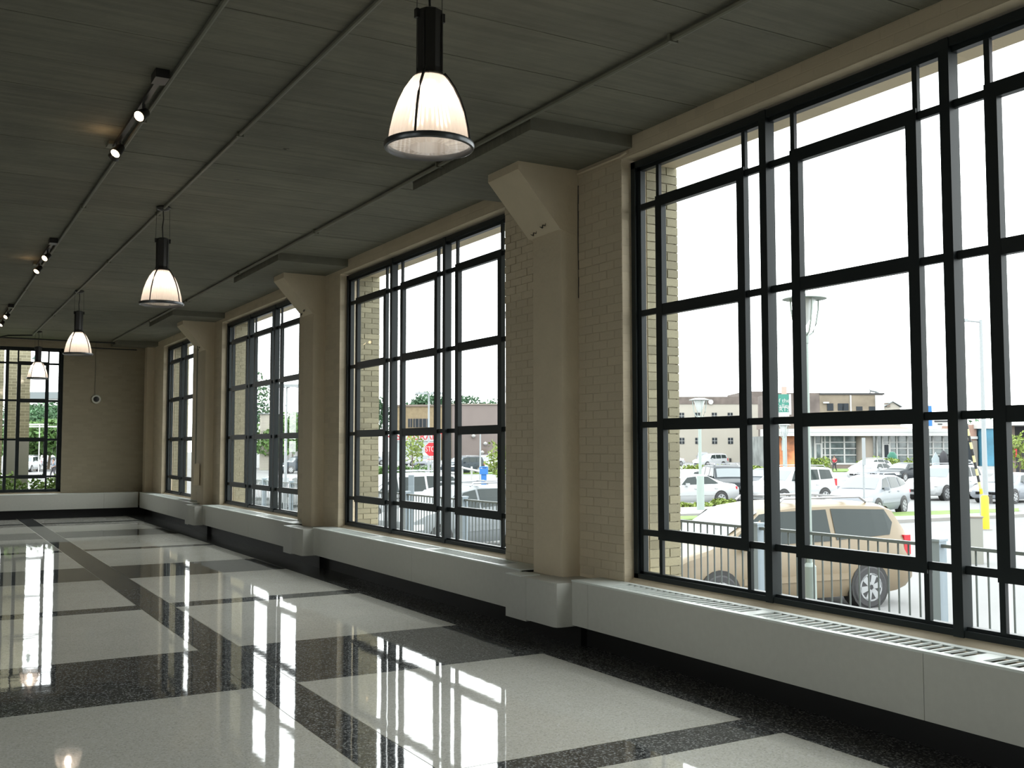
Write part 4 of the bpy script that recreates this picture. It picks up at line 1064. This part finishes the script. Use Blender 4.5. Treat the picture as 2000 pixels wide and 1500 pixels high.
# billboard / panels above the canopy
p = dp(1806, 838, 122); t = thing('billboard', 'blue and white billboard above the shop canopy', 'billboard', (p.x, p.y, G), -YAW-.3)
k = 122/FPX
z0, z1 = zpx(833, 122), zpx(793, 122)
MB().box((-11*k*0, 0, z0), (14*k, .2, z1)).build('blue_panel', m_blue, t)
MB().box((14*k, 0, z0), (48*k, .2, zpx(817, 122))).build('white_panel', m_white, t)
MB().box((18*k, -.05, zpx(825, 122)), (42*k, 0, zpx(822, 122))).build('dark_line', m_dark_line if 'm_dark_line' in globals() else m_cloth_d, t)
MB().box((24*k, -.05, zpx(830, 122)), (32*k, 0, zpx(828, 122))).build('dark_line', m_cloth_d, t)
for x in (1, 46): MB().tube([(x*k, .3, 0), (x*k, .3, z0)], .15, 6).build('leg', m_pgrey, t)
# green store sign
D = 110; p = dp(1532, 800, D); k = D/FPX
t = thing('store_sign', 'tall green sign with white script above the dark canopy end', 'sign', (p.x, p.y, G), -YAW-.26)
z0, z1 = zpx(810, D), zpx(770, D)
MB().box((-15*k, 0, z0), (13*k, .3, z1)).build('sign_panel', m_green, t)
MB().box((-15*k, -.05, z0-.2), (9*k, .2, z0+.25)).build('sign_lower_band', m_white, t)
MB().box((9*k, -.06, z0), (13*k, 0, z1)).build('sign_edge', m_white, t)
MB().box((-5*k, .05, z1-.1), (5*k, .25, z1+15*k)).build('top_box', mat('faded_pink', (.36, .26, .22), .7), t)
MB().tube([(0, .5, 0), (0, .5, z0)], .2, 8).build('post', m_pgrey, t)
text('of the', .62, m_white, t, (-3*k, -.03, z1-.7), (PI/2, 0, 0))
text('Valley', .66, m_white, t, (-3*k, -.03, z1-1.27), (PI/2, 0, 0))
text('ERTS', .62, m_white, t, (-3*k, -.03, z0+.56), (PI/2, 0, 0)).scale = (1.05, 1.1, 1)
# right hand canopy building with brown column
D = 95; a, d = frame_on(1966, 2080, D); k = D/FPX
t = facade_thing('shop', 'brown building with a white canopy at the right edge', a, d, 'shop')
L = d.length
MB().box((0, -2, zpx(832, D)), (L, 4, zpx(818, D))).build('canopy', m_white, t)
MB().box((0, 0, 0), (L*.15, 1, zpx(832, D))).build('column', m_brown, t)
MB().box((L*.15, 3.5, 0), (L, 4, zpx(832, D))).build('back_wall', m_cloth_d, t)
MB().box((L*.13, -.2, zpx(893, D)), (L*.16, 0, zpx(876, D))).build('red_sign', m_red, t)
# mid buildings around 1885-1930
D = 140; a, d = frame_on(1876, 1966, D); k = D/FPX
t = facade_thing('building', 'pink brick shop block with a white band behind the barrier arm', a, d)
L = d.length
MB().box((0, 0, 0), (L*.36, 6, zpx(830, D))).build('wall', mat('pink_brick', (.30, .19, .15), .85, var=.1, vscale=.8), t)
MB().box((-.1, -.3, zpx(858, D)), (L*.36, 0, zpx(853, D))).build('white_band', m_white, t)
MB().box((0, -.1, zpx(905, D)), (L*.25, .02, zpx(861, D))).build('dark_bay', m_dglass, t)
MB().box((L*.25, -.15, 0), (L*.36, 0, zpx(861, D))).build('stone_pier', m_taupe, t)
MB().box((L*.40, -1, 0), (L, 6, zpx(836, D))).build('blue_wall', mat('teal_wall', (.04, .15, .22), .6, var=.3, vscale=.4), t)
MB().box((L*.30, -1.2, zpx(838, D)), (L*.7, .5, zpx(824, D))).build('white_block', m_white, t)
tree(dp(1908, 880, 190), 8, 12, 'green tree behind the pink brick block', m_leafd, 600, .4, 80, .4)
# second window: tan + brown buildings
D = 205; a, d = frame_on(772, 868, D); k = D/FPX; L = d.length
t = facade_thing('building', 'tan brick building with a row of tall dark windows', a, d)
z1, z2 = zpx(793, D), zpx(790, D)
MB().box((0, 0, 0), (L, 14, z1+.2)).build('wall', m_tanb, t)
MB().box((-.2, -.3, z1), (L+.1, .1, z1+.35)).build('coping', m_brown, t)
for i, px in enumerate((801, 811, 818, 825, 833)):
    x = (px-772)*k
    w_ = .42
    f = MB().box((x-w_, -.08, zpx(834, D)), (x+w_, .02, zpx(817, D))).build('window', m_dglass, t)
    MB().box((x-.05, -.12, zpx(834, D)), (x+.05, -.07, zpx(817, D))).build('mullion', m_brown, f)
MB().box((0, -2.2, 0), (L*.93, 0, zpx(846, D))).build('shop_front', mat('pale_shop_front', (.28, .31, .31), .6, var=.2, vscale=.3), t)
MB().box((0, -2.4, zpx(861, D)), (L*.93, -2.2, zpx(846, D))).build('fascia', m_white, t)
text('RESTAURANT', 1.9, m_red, t, (L*.43, -2.45, zpx(852.5, D)), (PI/2, 0, 0), depth=.03)
D = 235; a, d = frame_on(868, 1010, D); k = D/FPX; L = d.length
t = facade_thing('building', 'plain brown windowless building right of the tan one', a, d)
MB().box((0, 0, 0), (L, 16, zpx(790, D))).build('wall', mat('taupe_render', (.165, .137, .127), .85, var=.05, vscale=.3), t)
MB().box((0, -.2, 0), (1.6, 0, zpx(788, D))).build('corner_pier', m_tanb, t)
MB().box((-.2, -.3, zpx(790, D)), (L, .1, zpx(789, D)+.15)).build('coping', m_taupe, t)
MB().box(((941-868)*k, -.15, zpx(890, D)), ((950-868)*k, 0, zpx(876, D))).build('door', m_brown, t)
for i, (px, py) in enumerate(((925, 851), (948, 866), (942, 883), (957, 886))): MB().lathe([(0, -.5), (.4, -.2), (.5, .1), (0, .5)], ((px-868)*k, -.4, zpx(py, D)), 10).build('wall_lamp', m_white, t)
# third window: houses
D = 120; a, d = frame_on(507, 528, D); L = d.length
t = facade_thing('house', 'pale house with blank wall beyond the third window', a, d, 'house')
MB().box((0, 0, 0), (L, 8, zpx(808, D))).build('wall', m_cream, t)
MB().box((-.2, -.2, zpx(808, D)), (L+.2, 8.2, zpx(806, D))).build('roof', m_slate, t)
D = 125; a, d = frame_on(556, 600, D); L = d.length
t = facade_thing('house', 'white house with a grey hipped roof beyond the third window', a, d, 'house')
MB().box((0, 0, 0), (L, 8, zpx(829, D))).build('wall', m_white, t)
MB().prism([(-.4, zpx(829, D)), (L+.4, zpx(829, D)), (L*.8, zpx(804, D)), (L*.35, zpx(804, D))], 'y', -.4, 8.4).build('roof', m_slate, t)
for f in (.2, .45): MB().box((L*f, -.06, zpx(850, D)), (L*f+.9, .02, zpx(836, D))).build('window', m_dglass, t)
# far window: long roof, bridge, brick pier
D = 230; a, d = frame_on(30, 122, D); L = d.length
t = facade_thing('building', 'long pale building with a low grey roof above the trees beyond the far window', a, d)
MB().box((0, 0, 0), (L, 10, zpx(777, D))).build('wall', m_white, t)
MB().prism([(-.4, zpx(777, D)), (L+.4, zpx(777, D)), (L*.9, zpx(764, D)), (L*.2, zpx(764, D))], 'y', -.4, 10.4).build('roof', m_slate, t)
D = 100; a, d = frame_on(30, 140, D); L = d.length
t = facade_thing('footbridge', 'white overhead pipe rail crossing before the green trees', a, d, 'bridge')
MB().box((0, 0, zpx(829, D)), (L*.55, .3, zpx(826, D))).build('upper_rail', m_white, t)
MB().box((0, 0, zpx(833, D)), (L, .3, zpx(830.5, D))).build('lower_rail', m_white, t)
MB().tube([(L*.42, 0, 0), (L*.42, 0, zpx(826, D))], .05, 6).build('post', m_white, t)
def x_at(px, Y):
    d = cF + cR*(px-1000)/FPX - cU*(880-750)/FPX
    return d.x/d.y*Y
xl, xr = x_at(10, 28.6), x_at(56.5, 28.6); zst = 1.83
t = thing('brick_pier', 'buff brick pier with stone base outside the far window', 'brick pier', (xl, 28.6, 0))
MB().box((0, 0, -.6), (xr-xl, .6, zst)).build('stone_base', mat('pale_stone', (.24, .23, .21), .9, bump=.2, bscale=10), t)
MB().box((.01, 0, zst), (xr-xl-.01, .58, 4.9)).build('brick_shaft', m_extbx, t)
xl, xr = x_at(-40, 28.6), x_at(3.5, 28.6)
t = thing('brick_pier', 'buff brick pier at the extreme left edge outside the far window', 'brick pier', (xl, 28.6, 0))
MB().box((0, 0, -.6), (xr-xl, .6, 4.9)).build('brick_shaft', m_extbx, t)
p = dp(71, 700, 29); t = thing('wall_lantern', 'dark hanging lantern beside the brick pier outside the far window', 'lantern', (p.x, p.y, p.z))
MB().lathe([(0, .16), (.03, .14), (.05, .06), (.12, .0), (.13, -.02), (0, -.02)], n=8).build('cap', m_dgreen if 'm_dgreen' in globals() else mat('dark_green_iron', (.02, .06, .05), .5), t)
MB().lathe([(.06, -.02), (.05, -.16), (0, -.18)], n=6).build('glass', m_frost, t)
MB().tube([(0, 0, .15), (-.1, 0, .3), (-.25, 0, .25), (-.32, .05, .1)], .012, 5).build('bracket', m_blk, t)
o = MB().box((-8, 27.0, -.7), (WO+2.5, 34, -.35)).build('ground_bank', m_grass); tag(o, 'grassy bank under the shrubs outside the far window', 'grass', kind='stuff')
# green bin, dark umbrella
p = gp(1743, 917, G); p = dp(1743, 905, 112)
t = thing('litter_bin', 'dark green domed bin before the shop door', 'bin', (p.x, p.y, G))
MB().lathe([(0, 0), (.5, 0), (.55, 1.3), (.5, 1.7), (.25, 2.05), (0, 2.1)], n=14).build('shell', mat('bin_green', (.0, .09, .055), .5), t, smooth=.7)
p = dp(1843, 905, 104); t = thing('folded_parasol', 'dark folded parasol at the shop corner', 'parasol', (p.x, p.y, G))
MB().lathe([(0, 2.3), (.3, 2.0), (.45, 1.4), (.35, .7), (.12, .3), (0, .3)], n=10).build('canopy', m_cloth_d, t, smooth=.7)
MB().tube([(0, 0, 0), (0, 0, 2.4)], .04, 6).build('pole', m_pgrey, t)
p = dp(1828, 905, 104); t = thing('board_sign', 'pale pointed board beside the dark parasol', 'sign', (p.x, p.y, G), -YAW)
MB().prism([(-.35, .2), (.35, .2), (.4, 1.4), (0, 2.1), (-.4, 1.4)], 'y', 0, .08).build('board', mat('pale_blue_board', (.30, .35, .37), .6), t)

# ================================================================== PEOPLE
def person(loc, rz, label, joints, radii, shirt, trousers, s=1.0):
    t = thing('person', label, 'person', loc, rz)
    def skin(name, m, verts, edges, rad, root=0):
        me = bpy.data.meshes.new(name); me.from_pydata(verts, edges, []); o = bpy.data.objects.new(name, me); COL.objects.link(o)
        md = o.modifiers.new('skin', 'SKIN'); md.use_smooth_shade = True
        for i, v in enumerate(me.skin_vertices[0].data if len(me.skin_vertices) else []): v.radius = (rad[i], rad[i])
        if not len(me.skin_vertices):
            pass
        o.modifiers.new('sub', 'SUBSURF').levels = 1
        me.materials.append(m); o.parent = t
        return o
    return t, skin
def body(loc, rz, label, shirt, trousers, stride=.22, carry=False):
    """walking figure facing -x, 1.7 m; limbs grown from a skeleton as one continuous surface"""
    t = thing('person', label, 'person', loc, rz)
    V = {'pelvis': (0, 0, .93), 'waist': (0, 0, 1.08), 'chest': (0, 0, 1.30), 'neck': (-.01, 0, 1.45), 'head0': (-.02, 0, 1.54), 'head1': (-.03, 0, 1.64),
         'hl': (0, .09, .90), 'kl': (-stride*.55, .10, .50), 'al': (-stride*.7, .10, .08), 'tl': (-stride*.7-.17, .10, .04),
         'hr': (0, -.09, .90), 'kr': (stride*.15, -.10, .49), 'ar': (stride*.9, -.10, .12), 'tr': (stride*.9-.14, -.10, .04),
         'sl': (0, .17, 1.38), 'el': (.06, .23, 1.12), 'wl': (-.06, .24, .90), 'nl': (-.10, .24, .80),
         'sr': (0, -.17, 1.38), 'er': (.08, -.23, 1.12), 'wr': (-.14, -.20, 1.00), 'nr': (-.21, -.18, .96)}
    rad = dict(pelvis=.135, waist=.12, chest=.145, neck=.055, head0=.085, head1=.085, hl=.095, kl=.06, al=.04, tl=.03, hr=.095, kr=.06, ar=.04, tr=.03,
               sl=.065, el=.045, wl=.03, nl=.035, sr=.065, er=.045, wr=.03, nr=.035)
    E_ = [('pelvis','waist'),('waist','chest'),('chest','neck'),('neck','head0'),('head0','head1'),('pelvis','hl'),('hl','kl'),('kl','al'),('al','tl'),('pelvis','hr'),('hr','kr'),('kr','ar'),('ar','tr'),
          ('chest','sl'),('sl','el'),('el','wl'),('wl','nl'),('chest','sr'),('sr','er'),('er','wr'),('wr','nr')]
    def grow(name, m, keys, edges, f):
        bm = bmesh.new(); lay = bm.verts.layers.skin.verify(); vv = {}
        for k_ in keys:
            v = bm.verts.new(V[k_]); v[lay].radius = (rad[k_]*f, rad[k_]*f); vv[k_] = v
        bm.verts.ensure_lookup_table(); bm.verts[0][lay].use_root = True
        for a_, b_ in edges: bm.edges.new((vv[a_], vv[b_]))
        me = bpy.data.meshes.new(name); bm.to_mesh(me); bm.free(); me.materials.append(m)
        o = bpy.data.objects.new(name, me); COL.objects.link(o); o.parent = t
        sk = o.modifiers.new('skin', 'SKIN'); sk.use_smooth_shade = True; o.modifiers.new('sub', 'SUBSURF').levels = 1
        return o
    grow('body', m_skin, list(V), E_, 1.0)
    up = ['pelvis', 'waist', 'chest', 'sl', 'el', 'sr', 'er']; grow('shirt', shirt, up, [e for e in E_ if e[0] in up and e[1] in up], 1.14)
    lo = ['pelvis', 'hl', 'kl', 'al', 'hr', 'kr', 'ar']; grow('trousers', trousers, lo, [e for e in E_ if e[0] in lo and e[1] in lo], 1.16)
    MB().lathe([(0, 1.76), (.06, 1.75), (.095, 1.69), (.10, 1.62), (.085, 1.56), (.04, 1.53)], (.02, 0, 0), 12).build('hair', m_hair, t, smooth=True)
    MB().cbox((-.115, 0, 1.60), (.03, .02, .035)).build('nose', m_skin, t)
    return t
p = dp(1630, 915, 108); body((p.x, p.y, G), .3, 'person in a red top with dark hair walking past the shop', m_cloth_r, m_cloth_d, .3)
p = dp(104, 928, 88); body((p.x, p.y, G), .2, 'person in a grey-blue shirt and dark trousers beyond the far window', m_cloth_b, m_cloth_d, .3)
